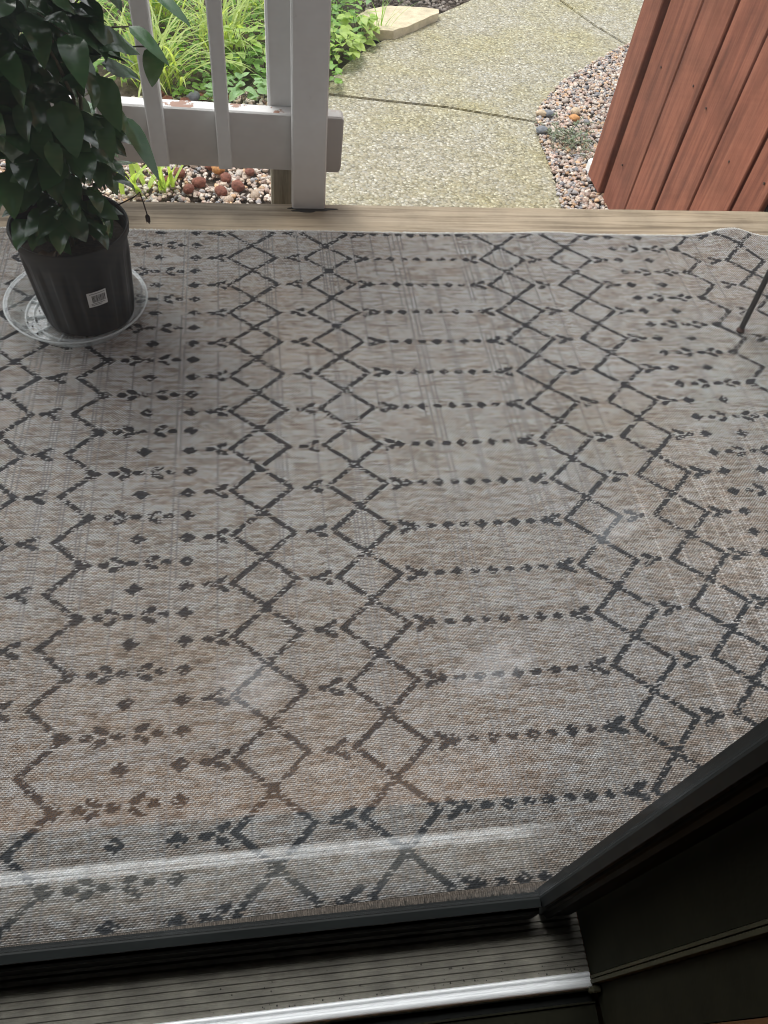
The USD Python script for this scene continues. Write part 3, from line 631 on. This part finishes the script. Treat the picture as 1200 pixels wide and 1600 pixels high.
colr = np.where((speck & crest)[..., None], np.array([0.76, 0.75, 0.73]), colr)
# foot-worn brownish soiling, its own shape
soil_ = np.clip((meshkit.fbm(np.stack([I * HX * 2.6, J * ROW * 2.6, J * 0.0], -1), 4, 77) - 0.52) * 5, 0, 1)
colr = colr * (1 - soil_[..., None] * np.array([0.02, 0.06, 0.10]))
X = x_left + I * HX
Y = y_near + J * ROW / 2
Y = Y + P * 0.012 * np.sin(X * 9.0)
def rug_z(X, Y):
    z = 0.0012 * np.sin(X * 11 + 1) * np.exp(-((Y - y_far) / 0.25) ** 2) + 0.026 * np.exp(-((X - 1.36) / 0.075) ** 2 - ((Y - y_far) / 0.10) ** 2)
    z = z + 0.006 * np.exp(-((X - 0.82) / 0.10) ** 2 - ((Y - y_far) / 0.06) ** 2)
    return z
Z = -0.0018 + height + np.maximum(rug_z(X, Y), 0)
M['rug'] = vcol('woven_rug', 0.8, 0.25, tex=0.12, tscale=500)
M['binding'] = vcol('rug_binding', 0.85, 0.2)
rug = thing('outdoor_rug', 'woven grey beige outdoor rug with charcoal trellis and dotted rows', 'rug', (XC * P, -0.75, 0))
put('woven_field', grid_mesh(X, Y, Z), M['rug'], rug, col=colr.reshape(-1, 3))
def fringe(yb, wdt, colour, seed, name, lbl, ridge=0.0032, sgn=1):
    r = np.random.default_rng(seed); nseg = int((NX * HX) / ridge); xx = x_left + np.arange(nseg * 2 + 1) * ridge / 2
    prof = [(0.0, 0.0), (0.12, 0.8), (0.5, 1.0), (0.85, 0.6), (1.0, -0.3)]
    ends = wdt * (1 + 0.22 * r.normal(size=len(xx)))
    Xg = np.tile(xx, (len(prof), 1)) + 0.0006 * r.normal(size=(len(prof), len(xx))); Yg = []; Zg = []; C = []
    for t, hh in prof:
        y_ = yb + sgn * ends * t + P * 0.012 * np.sin(xx * 9.0)
        odd = (np.arange(len(xx)) % 2 == 1)
        Yg.append(y_); Zg.append(np.maximum(rug_z(xx, y_), 0) - 0.0015 + 0.0028 * hh * np.where(odd, 1.0, 0.35))
        C.append(np.outer(np.where(odd, 1.0, 0.5) * r.uniform(0.65, 1.25, len(xx)), colour))
    v = grid_mesh(Xg, np.array(Yg), np.array(Zg))
    if sgn < 0: v = (v[0], v[1][:, ::-1])
    put(name, v, M['binding'], rug, col=np.array(C).reshape(-1, 3), label=lbl)
fringe(y_near - 0.0005, 0.0125, np.array([0.20, 0.165, 0.135]), 3, 'binding', 'brown stitched binding along the near edge', sgn=-1)
fringe(y_far + 0.0005, 0.0075, np.array([0.62, 0.60, 0.57]), 4, 'fringe', 'short whitish fringe along the far edge')

# ------------------------------------------------------------------ saucer, pot, plant
SX, SY = -0.394, -0.268
sau = thing('plant_saucer', 'clear ribbed plastic saucer under the black pot', 'saucer', (SX, SY, 0))
put('dish', lathe([(0.0, 0.0025), (0.118, 0.0025), (0.124, 0.006), (0.146, 0.042), (0.1535, 0.0445), (0.1545, 0.042), (0.149, 0.038)], 96, SX, SY), M['clear'], sau, smooth=40)
put('rim', lathe([(0.1520, 0.0450), (0.1535, 0.0462), (0.1553, 0.044), (0.1545, 0.0415), (0.1530, 0.043), (0.1520, 0.0450)], 96, SX, SY), M['frost'], sau, smooth=True)
for rr in (0.070, 0.100, 0.117):
    put('ring_ridge', lathe([(rr - 0.002, 0.003), (rr - 0.0012, 0.0075), (rr + 0.0012, 0.0075), (rr + 0.002, 0.003)], 72, SX, SY), M['frost'], sau, smooth=True)
for k in range(12):
    a = k * math.pi / 6 + 0.2
    b = box(0.045, 0.118, -0.0015, 0.0015, 0.003, 0.0085, 0.0006); b.apply_transform(trimesh.transformations.rotation_matrix(a, (0, 0, 1))); b.apply_translation((SX, SY, 0))
    put('spoke_ridge', b, M['frost'], sau)
bits = []
r = np.random.default_rng(8)
for k in range(26):
    a = r.uniform(2.2, 5.0); q = r.uniform(0.085, 0.128); bits.append(trimesh.creation.icosphere(0, r.uniform(0.0012, 0.0028)).apply_translation((SX + q * math.cos(a), SY + q * math.sin(a), 0.006)))
put('soil_crumbs', bits, M['dirt'], sau, kind='stuff')

PX, PY, RB, RT, PH = -0.372, -0.261, 0.0975, 0.1205, 0.229
pot = thing('nursery_pot', 'black ribbed nursery pot with a small barcode label', 'pot', (PX, PY, 0.009))
na, nz_ = 160, 16
aa = np.arange(na + 1) * 2 * math.pi / na; tt = np.linspace(0, 1, nz_)
A_, T_ = np.meshgrid(aa, tt)
flute = np.clip(np.cos(A_ * 14) * 3.0, -1, 1) * 0.0022 * np.clip((0.86 - T_) * 8, 0, 1) * np.clip(T_ * 9, 0.0, 1)
Rr = (RB + (RT - 0.007 - RB) * T_) + flute
v, f = grid_mesh(PX + Rr * np.cos(A_), PY + Rr * np.sin(A_), 0.0095 + T_ * (PH - 0.021))
put('body', [trimesh.Trimesh(v, f, process=False), lathe([(RB, 0.0095), (0.0, 0.0095)], 64, PX, PY)], M['pot'], pot, smooth=50)
put('rim', lathe([(RT - 0.008, PH - 0.018), (RT - 0.0015, PH - 0.017), (RT, PH - 0.003), (RT - 0.002, PH), (RT - 0.005, PH - 0.002), (RT - 0.010, PH - 0.035), (RT - 0.014, PH - 0.05)], 96, PX, PY), M['pot'], pot, smooth=40)
sxg, syg = np.meshgrid(np.linspace(0, RT - 0.012, 14), np.linspace(0, 2 * math.pi, 49))
put('soil', grid_mesh(PX + sxg * np.cos(syg), PY + sxg * np.sin(syg), PH - 0.040 + 0.012 * (meshkit.fbm(np.stack([sxg * np.cos(syg) * 30, sxg * np.sin(syg) * 30, syg * 0], -1), 3, 2) - 0.5)), M['soil'], pot, smooth=True)
# barcode label, curved with the pot
def on_pot(az, z, off=0.0):
    t = (z - 0.0095) / (PH - 0.021); rr = RB + (RT - 0.007 - RB) * t + off
    return (PX + rr * math.cos(az), PY + rr * math.sin(az), z)
AZ0, AZ1, LZ0, LZ1 = -1.335, -0.955, 0.092, 0.130
def patch(a0, a1, z0, z1, off, n=6, skew=0.0):
    g = np.array([[on_pot(a, z + skew * (a - AZ0), off) for a in np.linspace(a0, a1, n)] for z in np.linspace(z0, z1, 3)])
    return grid_mesh(g[..., 0], g[..., 1], g[..., 2])
SK = 0.008
lab = put('label', patch(AZ0, AZ1, LZ0, LZ1, 0.0030, skew=SK), M['paper'], pot, label='small white paper barcode label', smooth=True)
bars = []; a = AZ0 + 0.085; r = np.random.default_rng(44)
while a < AZ1 - 0.03:
    wb = r.choice([0.006, 0.010, 0.016]); vb, fb = patch(a, a + wb, LZ0 + 0.0115, LZ1 - 0.009, 0.0034, 2, SK); bars.append(trimesh.Trimesh(vb, fb, process=False)); a += wb + r.choice([0.006, 0.010])
for z, a1 in ((LZ0 + 0.004, AZ1 - 0.12), (LZ0 + 0.0075, AZ1 - 0.05), (LZ1 - 0.005, AZ1 - 0.03)):
    vb, fb = patch(AZ0 + 0.05, a1, z, z + 0.0012, 0.0034, 4, SK); bars.append(trimesh.Trimesh(vb, fb, process=False))
put('barcode', bars, M['ink'], lab)
r = np.random.default_rng(61)
for k in range(16):
    a = r.uniform(0, 6.28); q = r.uniform(0.04, RT - 0.022); L = r.uniform(0.022, 0.05); a2 = r.uniform(0, 6.28)
    put('dry_leaf', leaf((PX + q * math.cos(a), PY + q * math.sin(a), PH - 0.030 + r.uniform(0, 0.008)), (math.cos(a2), math.sin(a2), r.uniform(-0.1, 0.35)), (r.normal() * .4, r.normal() * .4, 1), L, L * 0.6, r.uniform(-0.8, 0.8), r.uniform(0.2, 0.7), n=6, wave=0.3, ph=k), M['dry'], pot, smooth=True)

plant = thing('potted_plant', 'tall dense plant with dark glossy pointed leaves in the black pot', 'plant', (PX, PY, PH - 0.035))
r = np.random.default_rng(17)
for k in range(9):
    a = k * 0.7 + r.normal() * .2; q = r.uniform(0.01, 0.05); z = np.linspace(PH - 0.045, r.uniform(0.75, 1.0), 14)
    ph = r.uniform(0, 6.28); path_ = np.c_[PX + q * math.cos(a) + 0.05 * np.sin((z - PH) * 7 + ph) * np.clip((z - PH) * 4, 0, 1) + (z - PH) * r.normal() * 0.06, PY + q * math.sin(a) + 0.05 * np.cos((z - PH) * 6 + ph) * np.clip((z - PH) * 4, 0, 1), z]
    put('stem', tube(path_, np.linspace(0.0045, 0.002, 14), 6), M['stem'], plant, smooth=True)
def crown_r(z): return float(np.interp(z, [0.20, 0.28, 0.40, 0.52, 0.70, 0.85, 1.0], [0.095, 0.125, 0.155, 0.178, 0.21, 0.215, 0.15]))
def crown_leaf(z, lo, hi, inner=False):
    R0 = crown_r(z); a = r.uniform(0, 6.283); q = R0 * (r.uniform(0.1, 0.75) if inner else 0.35 + 0.65 * math.sqrt(r.random()))
    L = r.uniform(lo, hi) * (0.85 if z < 0.33 else 1); base = np.array([PX + q * 0.78 * math.cos(a), PY + q * 0.78 * math.sin(a), z + 0.025])
    a2 = a + r.normal() * 0.7; el = r.uniform(-1.0, 0.30)
    d = np.array([math.cos(a2) * math.cos(el), math.sin(a2) * math.cos(el), math.sin(el)])
    nrm = np.array([math.cos(a2) * 0.45, math.sin(a2) * 0.45, 0.85]) + r.normal(size=3) * 0.32
    return leaf(base, d, nrm, L, L * r.uniform(0.56, 0.72), r.uniform(0.1, 0.8), r.uniform(0.05, 0.30), n=8, wave=0.18, ph=r.uniform(0, 6))
NL = 294
for k in range(NL):
    put('leaf', crown_leaf(0.235 + 0.72 * ((k + r.random()) / NL) ** 1.12, 0.056, 0.096), M['plant_leaf'], plant, smooth=True)
put('inner_foliage', [crown_leaf(0.25 + 0.72 * r.random(), 0.05, 0.09, True) for k in range(330)], M['plant_leaf'], plant, smooth=True, kind='stuff')
for (b, t_, wd, nn_) in (((-0.149, -0.20, 0.637), (-0.089, -0.24, 0.609), 0.030, (0.2, -0.3, 1)), ((-0.198, -0.20, 0.582), (-0.133, -0.24, 0.543), 0.034, (0.3, -0.4, 1)),
                         ((-0.238, -0.22, 0.432), (-0.166, -0.28, 0.352), 0.046, (0.7, -0.5, 0.6)), ((-0.160, -0.21, 0.555), (-0.162, -0.235, 0.497), 0.045, (0.4, -0.6, 0.8)), ((-0.268, -0.385, 0.640), (-0.246, -0.455, 0.600), 0.050, (0.1, -0.2, 1))):
    b, t_ = np.array(b), np.array(t_)
    put('leaf', leaf(b, t_ - b + [0, 0, 0.012], nn_, np.linalg.norm(t_ - b) * 1.08, wd, 0.35, 0.16, n=9, wave=0.12), M['plant_leaf'], plant, smooth=True)
    put('stem', tube([(PX + 0.05, PY + 0.02, b[2] - 0.05), ((PX + b[0]) / 2, (PY + b[1]) / 2, b[2] + 0.004), b], 0.0016, 5), M['stem'], plant, smooth=True)
pt = np.array([(-0.30, -0.25, 0.245), (-0.265, -0.245, 0.262), (-0.235, -0.24, 0.275), (-0.222, -0.238, 0.285), (-0.218, -0.238, 0.262), (-0.214, -0.240, 0.236)])
put('twig', tube(pt, 0.0014, 5), M['dead'], plant)
fl = [leaf((-0.214, -0.240, 0.238), (0.35 * math.cos(q), 0.35 * math.sin(q), -1), (math.cos(q), math.sin(q), 0.2), 0.024, 0.009, 0.3, 0.2, n=5) for q in (0.4, 2.2, 3.6, 5.2)]
put('dried_flower', fl, M['dead'], plant)

# ------------------------------------------------------------------ wrought iron side table: only a leg reaches the view
tab = thing('iron_table', 'slim black iron leg standing on the rug at the right edge', 'table', (1.22, -0.35, 0))
legs = [((1.220, -0.350), (1.194, -0.335)), ((1.53, -0.18), (1.50, -0.20)), ((1.50, -0.56), (1.47, -0.53))]
for (a, b) in legs:
    put('leg', tube([(a[0], a[1], 0.004), (a[0] + (b[0] - a[0]) * 0.4, a[1] + (b[1] - a[1]) * 0.4, 0.2), (b[0], b[1], 0.46)], 0.0068, 10), M['iron'], tab, smooth=True)
    put('foot', lathe([(0.0, 0.0005), (0.010, 0.0005), (0.0105, 0.004), (0.008, 0.009), (0.0065, 0.012)], 16, a[0], a[1]), M['rubber'], tab, smooth=True)
put('top_ring', trimesh.creation.torus(0.185, 0.008, 40, 10).apply_translation((1.375, -0.36, 0.466)), M['iron'], tab, smooth=True)
put('table_top', trimesh.creation.cylinder(0.182, 0.006, sections=48).apply_translation((1.375, -0.36, 0.462)), M['iron'], tab, smooth=30)

# ------------------------------------------------------------------ sliding glass door: its own frame (u along, v into the house, w up)
O = np.array([0.3537, -1.5879, 0.0695])                     # lower right corner of the glass
EU = np.array([1.0, -0.0157, 0.0]); EU /= np.linalg.norm(EU)
EW = np.array([0.0, -0.0177, 1.0]); EW /= np.linalg.norm(EW)
EV = np.cross(EW, EU) * -1.0                                 # points into the house (-y)
O0 = O - EW * 0.0695                                         # same corner at floor level
def D(mesh):
    if isinstance(mesh, list): mesh = trimesh.util.concatenate(mesh)
    v = np.array(mesh.vertices); mm = trimesh.Trimesh(O0 + v[:, :1] * EU + v[:, 1:2] * EV + v[:, 2:] * EW, np.array(mesh.faces), process=False)
    mm.invert() if np.dot(np.cross(EU, EV), EW) < 0 else None
    return mm
GB = 0.0695; GL = -1.05; TOP = 2.02
door = thing('glass_door', 'dark framed sliding glass door seen from inside with smudged glass', 'door', tuple(O0))
pos = lambda px_, py_: None
M['glass'] = mat('smudged_glass', {
    'g': ('geometry', {}), 'fr': ('layer_weight', {'blend': 0.5}), 'pw': ('math', {'math_type': 'power', 'value2': 5.0}), 'fm': ('math', {'math_type': 'multiply_add', 'value2': 0.9, 'value3': 0.075, 'use_clamp': True}),
    'tr': ('transparent_bsdf', {'color': (0.93, 0.95, 0.94)}), 'gl': ('glossy_bsdf', {'color': (1, 1, 1), 'roughness': 0.01}), 'mx': ('mix_closure', {}),
    'df': ('translucent_bsdf', {'color': (0.80, 0.85, 0.88)}), 'out': ('mix_closure', {}),
    'n': ('noise_texture', {'scale': 120.0, 'detail': 8.0, 'roughness': 0.75}),
    's1': ('vector_math', {'math_type': 'subtract', 'vector2': (0.0, 0.0, 0.0)}), 's2': ('vector_math', {'math_type': 'subtract', 'vector2': (0.0, 0.0, 0.0)}), 's3': ('vector_math', {'math_type': 'subtract', 'vector2': (0.0, 0.0, 0.0)}),
    'p1': ('vector_math', {'math_type': 'multiply', 'vector2': (1, 1, 1)}), 'p2': ('vector_math', {'math_type': 'multiply', 'vector2': (1, 1, 1)}), 'p3': ('vector_math', {'math_type': 'multiply', 'vector2': (1, 1, 1)}),
    'l1': ('vector_math', {'math_type': 'length'}), 'l2': ('vector_math', {'math_type': 'length'}), 'l3': ('vector_math', {'math_type': 'length'}),
    'a1': ('math', {'math_type': 'minimum'}), 'a2': ('math', {'math_type': 'minimum'}),
    'nd': ('math', {'math_type': 'multiply_add', 'value2': 0.9}), 'mr': ('map_range', {'from_min': 1.55, 'from_max': 0.9, 'to_min': 0.0, 'to_max': 0.058, 'clamp': True}),
    'ns': ('noise_texture', {'scale': 3.0, 'detail': 7.0, 'roughness': 0.7}), 'ml': ('map_range', {'from_min': 0.5, 'from_max': 0.8, 'to_min': 0.004, 'to_max': 0.025, 'clamp': True}), 'ad': ('math', {'math_type': 'add'})},
    [('fr.facing', 'pw.value1'), ('pw.value', 'fm.value1'), ('fm.value', 'mx.fac'), ('tr.BSDF', 'mx.closure1'), ('gl.BSDF', 'mx.closure2'),
     ('g.position', 's1.vector1'), ('g.position', 's2.vector1'), ('g.position', 's3.vector1'), ('s1.vector', 'p1.vector1'), ('s2.vector', 'p2.vector1'), ('s3.vector', 'p3.vector1'),
     ('p1.vector', 'l1.vector1'), ('p2.vector', 'l2.vector1'), ('p3.vector', 'l3.vector1'), ('l1.value', 'a1.value1'), ('l2.value', 'a1.value2'), ('a1.value', 'a2.value1'), ('l3.value', 'a2.value2'),
     ('g.position', 'n.vector'), ('n.fac', 'nd.value1'), ('a2.value', 'nd.value3'), ('nd.value', 'mr.value'), ('g.position', 'ns.vector'), ('ns.fac', 'ml.value'), ('mr.result', 'ad.value1'), ('ml.result', 'ad.value2'),
     ('ad.value', 'out.fac'), ('mx.closure', 'out.closure1'), ('df.BSDF', 'out.closure2')], surface='out.closure')
def set_smudge(k, centre, scale):
    UsdShade.Shader(stage.GetPrimAtPath(f'/World/Looks/smudged_glass/s{k}')).GetInput('vector2').Set(Gf.Vec3f(*centre))
    UsdShade.Shader(stage.GetPrimAtPath(f'/World/Looks/smudged_glass/p{k}')).GetInput('vector2').Set(Gf.Vec3f(*scale))
#SMUDGE
set_smudge(1, (-0.0045, -1.596, 0.837), (52, 3, 26)); set_smudge(2, (0.120, -1.598, 0.840), (48, 3, 28)); set_smudge(3, (0.1420, -1.600, 0.970), (95, 3, 60))
pane = grid_mesh(*np.meshgrid(np.linspace(GL, 0.0, 2), np.linspace(GB, TOP - 0.08, 2)), np.zeros((2, 2)))
pv = pane[0][:, [0, 2, 1]]
put('glass_pane', D(trimesh.Trimesh(pv, pane[1], process=False)), M['glass'], door)
def prof(section, u0, u1):
    """Extrude a (v, w) section along u."""
    e = trimesh.creation.extrude_polygon(Polygon(section), u1 - u0, engine='earcut'); v = np.array(e.vertices)
    return trimesh.Trimesh(np.c_[v[:, 2] + u0, v[:, 0], v[:, 1]], np.array(e.faces)[:, ::1], process=False)
# bottom rail: bead against the glass, then the rail's inner face
put('glazing_bead', D(prof([(0.0008, GB - 0.012), (0.0008, GB + 0.0012), (0.003, GB + 0.0012), (0.0125, GB - 0.004), (0.0125, GB - 0.012)], GL, 0.0)), M['bead'], door)
put('bottom_rail', D(prof([(-0.006, 0.010), (-0.006, GB - 0.0005), (0.0006, GB - 0.0005), (0.0006, GB - 0.0125), (0.016, GB - 0.0125), (0.019, GB - 0.0155), (0.019, 0.010)], GL, -0.001)), M['bronze'], door)
# lock side stile: bead, groove, rounded stile
def vprof(section, w0, w1):
    """Extrude a (u, v) section upwards."""
    e = trimesh.creation.extrude_polygon(Polygon(section), w1 - w0, engine='earcut'); v = np.array(e.vertices)
    return trimesh.Trimesh(np.c_[v[:, 0], v[:, 1], v[:, 2] + w0], np.array(e.faces), process=False)
put('glazing_bead', D(vprof([(-0.0012, 0.0008), (0.0105, 0.0008), (0.0105, 0.0128), (0.004, 0.0128), (-0.0012, 0.003)], GB - 0.0115, TOP - 0.08)), M['bead'], door)
put('stile', D(vprof([(0.0112, -0.016), (0.058, -0.016), (0.058, 0.019), (0.030, 0.019), (0.027, 0.021), (0.021, 0.021), (0.018, 0.016), (0.0112, 0.0155)], 0.010, TOP)), M['bronze'], door)
put('top_rail', D(box(GL, 0.010, -0.016, 0.019, TOP - 0.079, TOP)), M['bronze'], door)
put('stile', D(box(GL - 0.07, GL - 0.001, -0.016, 0.019, 0.010, TOP)), M['bronze'], door)

fr = thing('door_frame', 'dark door frame with grooved sill and bright aluminium track inside the glass', 'door frame', tuple(O0))
JU = 0.068
# grooved sill
sec = [(-0.006, -0.03), (-0.006, 0.004), (0.020, 0.004)]
vv = 0.022
while vv < 0.086:
    sec += [(vv, 0.004), (vv + 0.0012, 0.0020), (vv + 0.0030, 0.0020), (vv + 0.0042, 0.004)]; vv += 0.0085
sec += [(0.0895, 0.004), (0.0895, -0.03)]
put('sill', D(prof(sec, GL - 0.3, JU)), M['sill'], fr)
trk = [(0.0898, -0.028), (0.0898, 0.008), (0.0912, 0.0118), (0.0932, 0.0125), (0.0950, 0.0118), (0.0962, 0.0095), (0.0985, 0.0095), (0.1000, 0.0122), (0.1025, 0.0130), (0.1060, 0.0122), (0.1085, 0.0092), (0.1100, 0.004), (0.1115, -0.006), (0.1115, -0.028)]
put('track', D(prof(trk, GL - 0.3, JU - 0.003)), M['alu'], fr, smooth=45, label='bright aluminium track rib')
put('channel', D(prof([(0.1118, -0.028), (0.1118, -0.010), (0.1235, -0.010), (0.1235, -0.028)], GL - 0.3, JU)), M['bronze'], fr)
put('track', D(prof([(0.1238, -0.028), (0.1238, -0.002), (0.1248, 0.0005), (0.1262, 0.0005), (0.1272, -0.003), (0.150, -0.0045), (0.150, -0.028)], GL - 0.3, JU)), M['jamb'], fr, smooth=45, label='low dark inner track with a thin lip')
# jamb on the right with weatherstrip and inner reveal
put('jamb', D(box(JU + 0.0005, JU + 0.05, -0.03, 0.094, 0.0045, TOP + 0.05)), M['jamb'], fr)
put('jamb_reveal', D(box(JU + 0.006, JU + 0.05, 0.1065, 0.163, -0.002, TOP + 0.05)), M['jamb'], fr)
put('weatherstrip', D(vprof([(JU + 0.0005, 0.0945), (JU - 0.0040, 0.0955), (JU - 0.0040, 0.0985), (JU - 0.001, 0.0993), (JU - 0.0048, 0.1005), (JU - 0.0048, 0.1045), (JU + 0.001, 0.106), (JU + 0.03, 0.106), (JU + 0.03, 0.0945)], 0.013, TOP + 0.04)), M['strip'], fr)
put('bumper', D(box(JU - 0.008, JU + 0.0058, 0.1075, 0.1155, 0.0, 0.022, 0.002)), M['strip'], fr, label='small grey bumper at the end of the track')
put('casing', D(box(JU + 0.004, JU + 0.12, 0.1640, 0.182, -0.02, TOP + 0.12)), M['casing'], fr, label='brown wooden inner casing')
put('head', D(box(GL - 0.3, JU + 0.05, -0.03, 0.163, TOP + 0.0515, TOP + 0.10)), M['bronze'], fr)
put('jamb', D(box(GL - 0.30, GL - 0.075, -0.03, 0.094, 0.0045, TOP + 0.05)), M['jamb'], fr)
r = np.random.default_rng(71); cr = []
for k in range(70):
    cr.append(D(trimesh.creation.icosphere(0, r.uniform(0.0005, 0.0013)).apply_translation((r.uniform(-0.45, 0.06), r.choice([r.uniform(0.05, 0.088), r.uniform(0.082, 0.089)]), 0.0045))))
put('grit', cr, M['dirt'], fr, kind='stuff')

# ------------------------------------------------------------------ house wall, porch roof, room behind the camera
house = struct('house_wall')
yo, yi = -1.545, -1.745
wl, wr = O0[0] + GL - 0.29, O0[0] + JU + 0.051
put('wall_panel', box(-4.5, wl, yi, yo, -0.7, 2.75), M['siding'], house)
put('wall_panel', box(wr, 4.5, yi, yo, -0.7, 2.75), M['siding'], house)
put('wall_panel', box(wl + 0.001, wr - 0.001, yi, yo, TOP + 0.16, 2.749), M['siding'], house)
put('wall_panel', box(wl + 0.001, wr - 0.001, yi + 0.03, yo, -0.7, -0.05), M['siding'], house)
roof = struct('porch_roof')
put('roof_deck', box(-4.4, 4.4, -1.54, -0.62, 2.76, 2.86), M['ceiling'], roof)
room = struct('room')
put('floor', box(-4, 4, -5.5, yi + 0.003, -0.12, -0.012), M['roomfloor'], room)
put('inner_wall', box(-4, 4, -5.62, -5.505, -0.1, 2.6), M['room'], room)
put('inner_wall', box(-4.12, -4.001, -5.62, yi, -0.1, 2.6), M['room'], room)
put('inner_wall', box(4.001, 4.12, -5.62, yi, -0.1, 2.6), M['room'], room)
put('ceiling', box(-4.12, 4.12, -5.62, yi, 2.601, 2.74), M['room'], room)
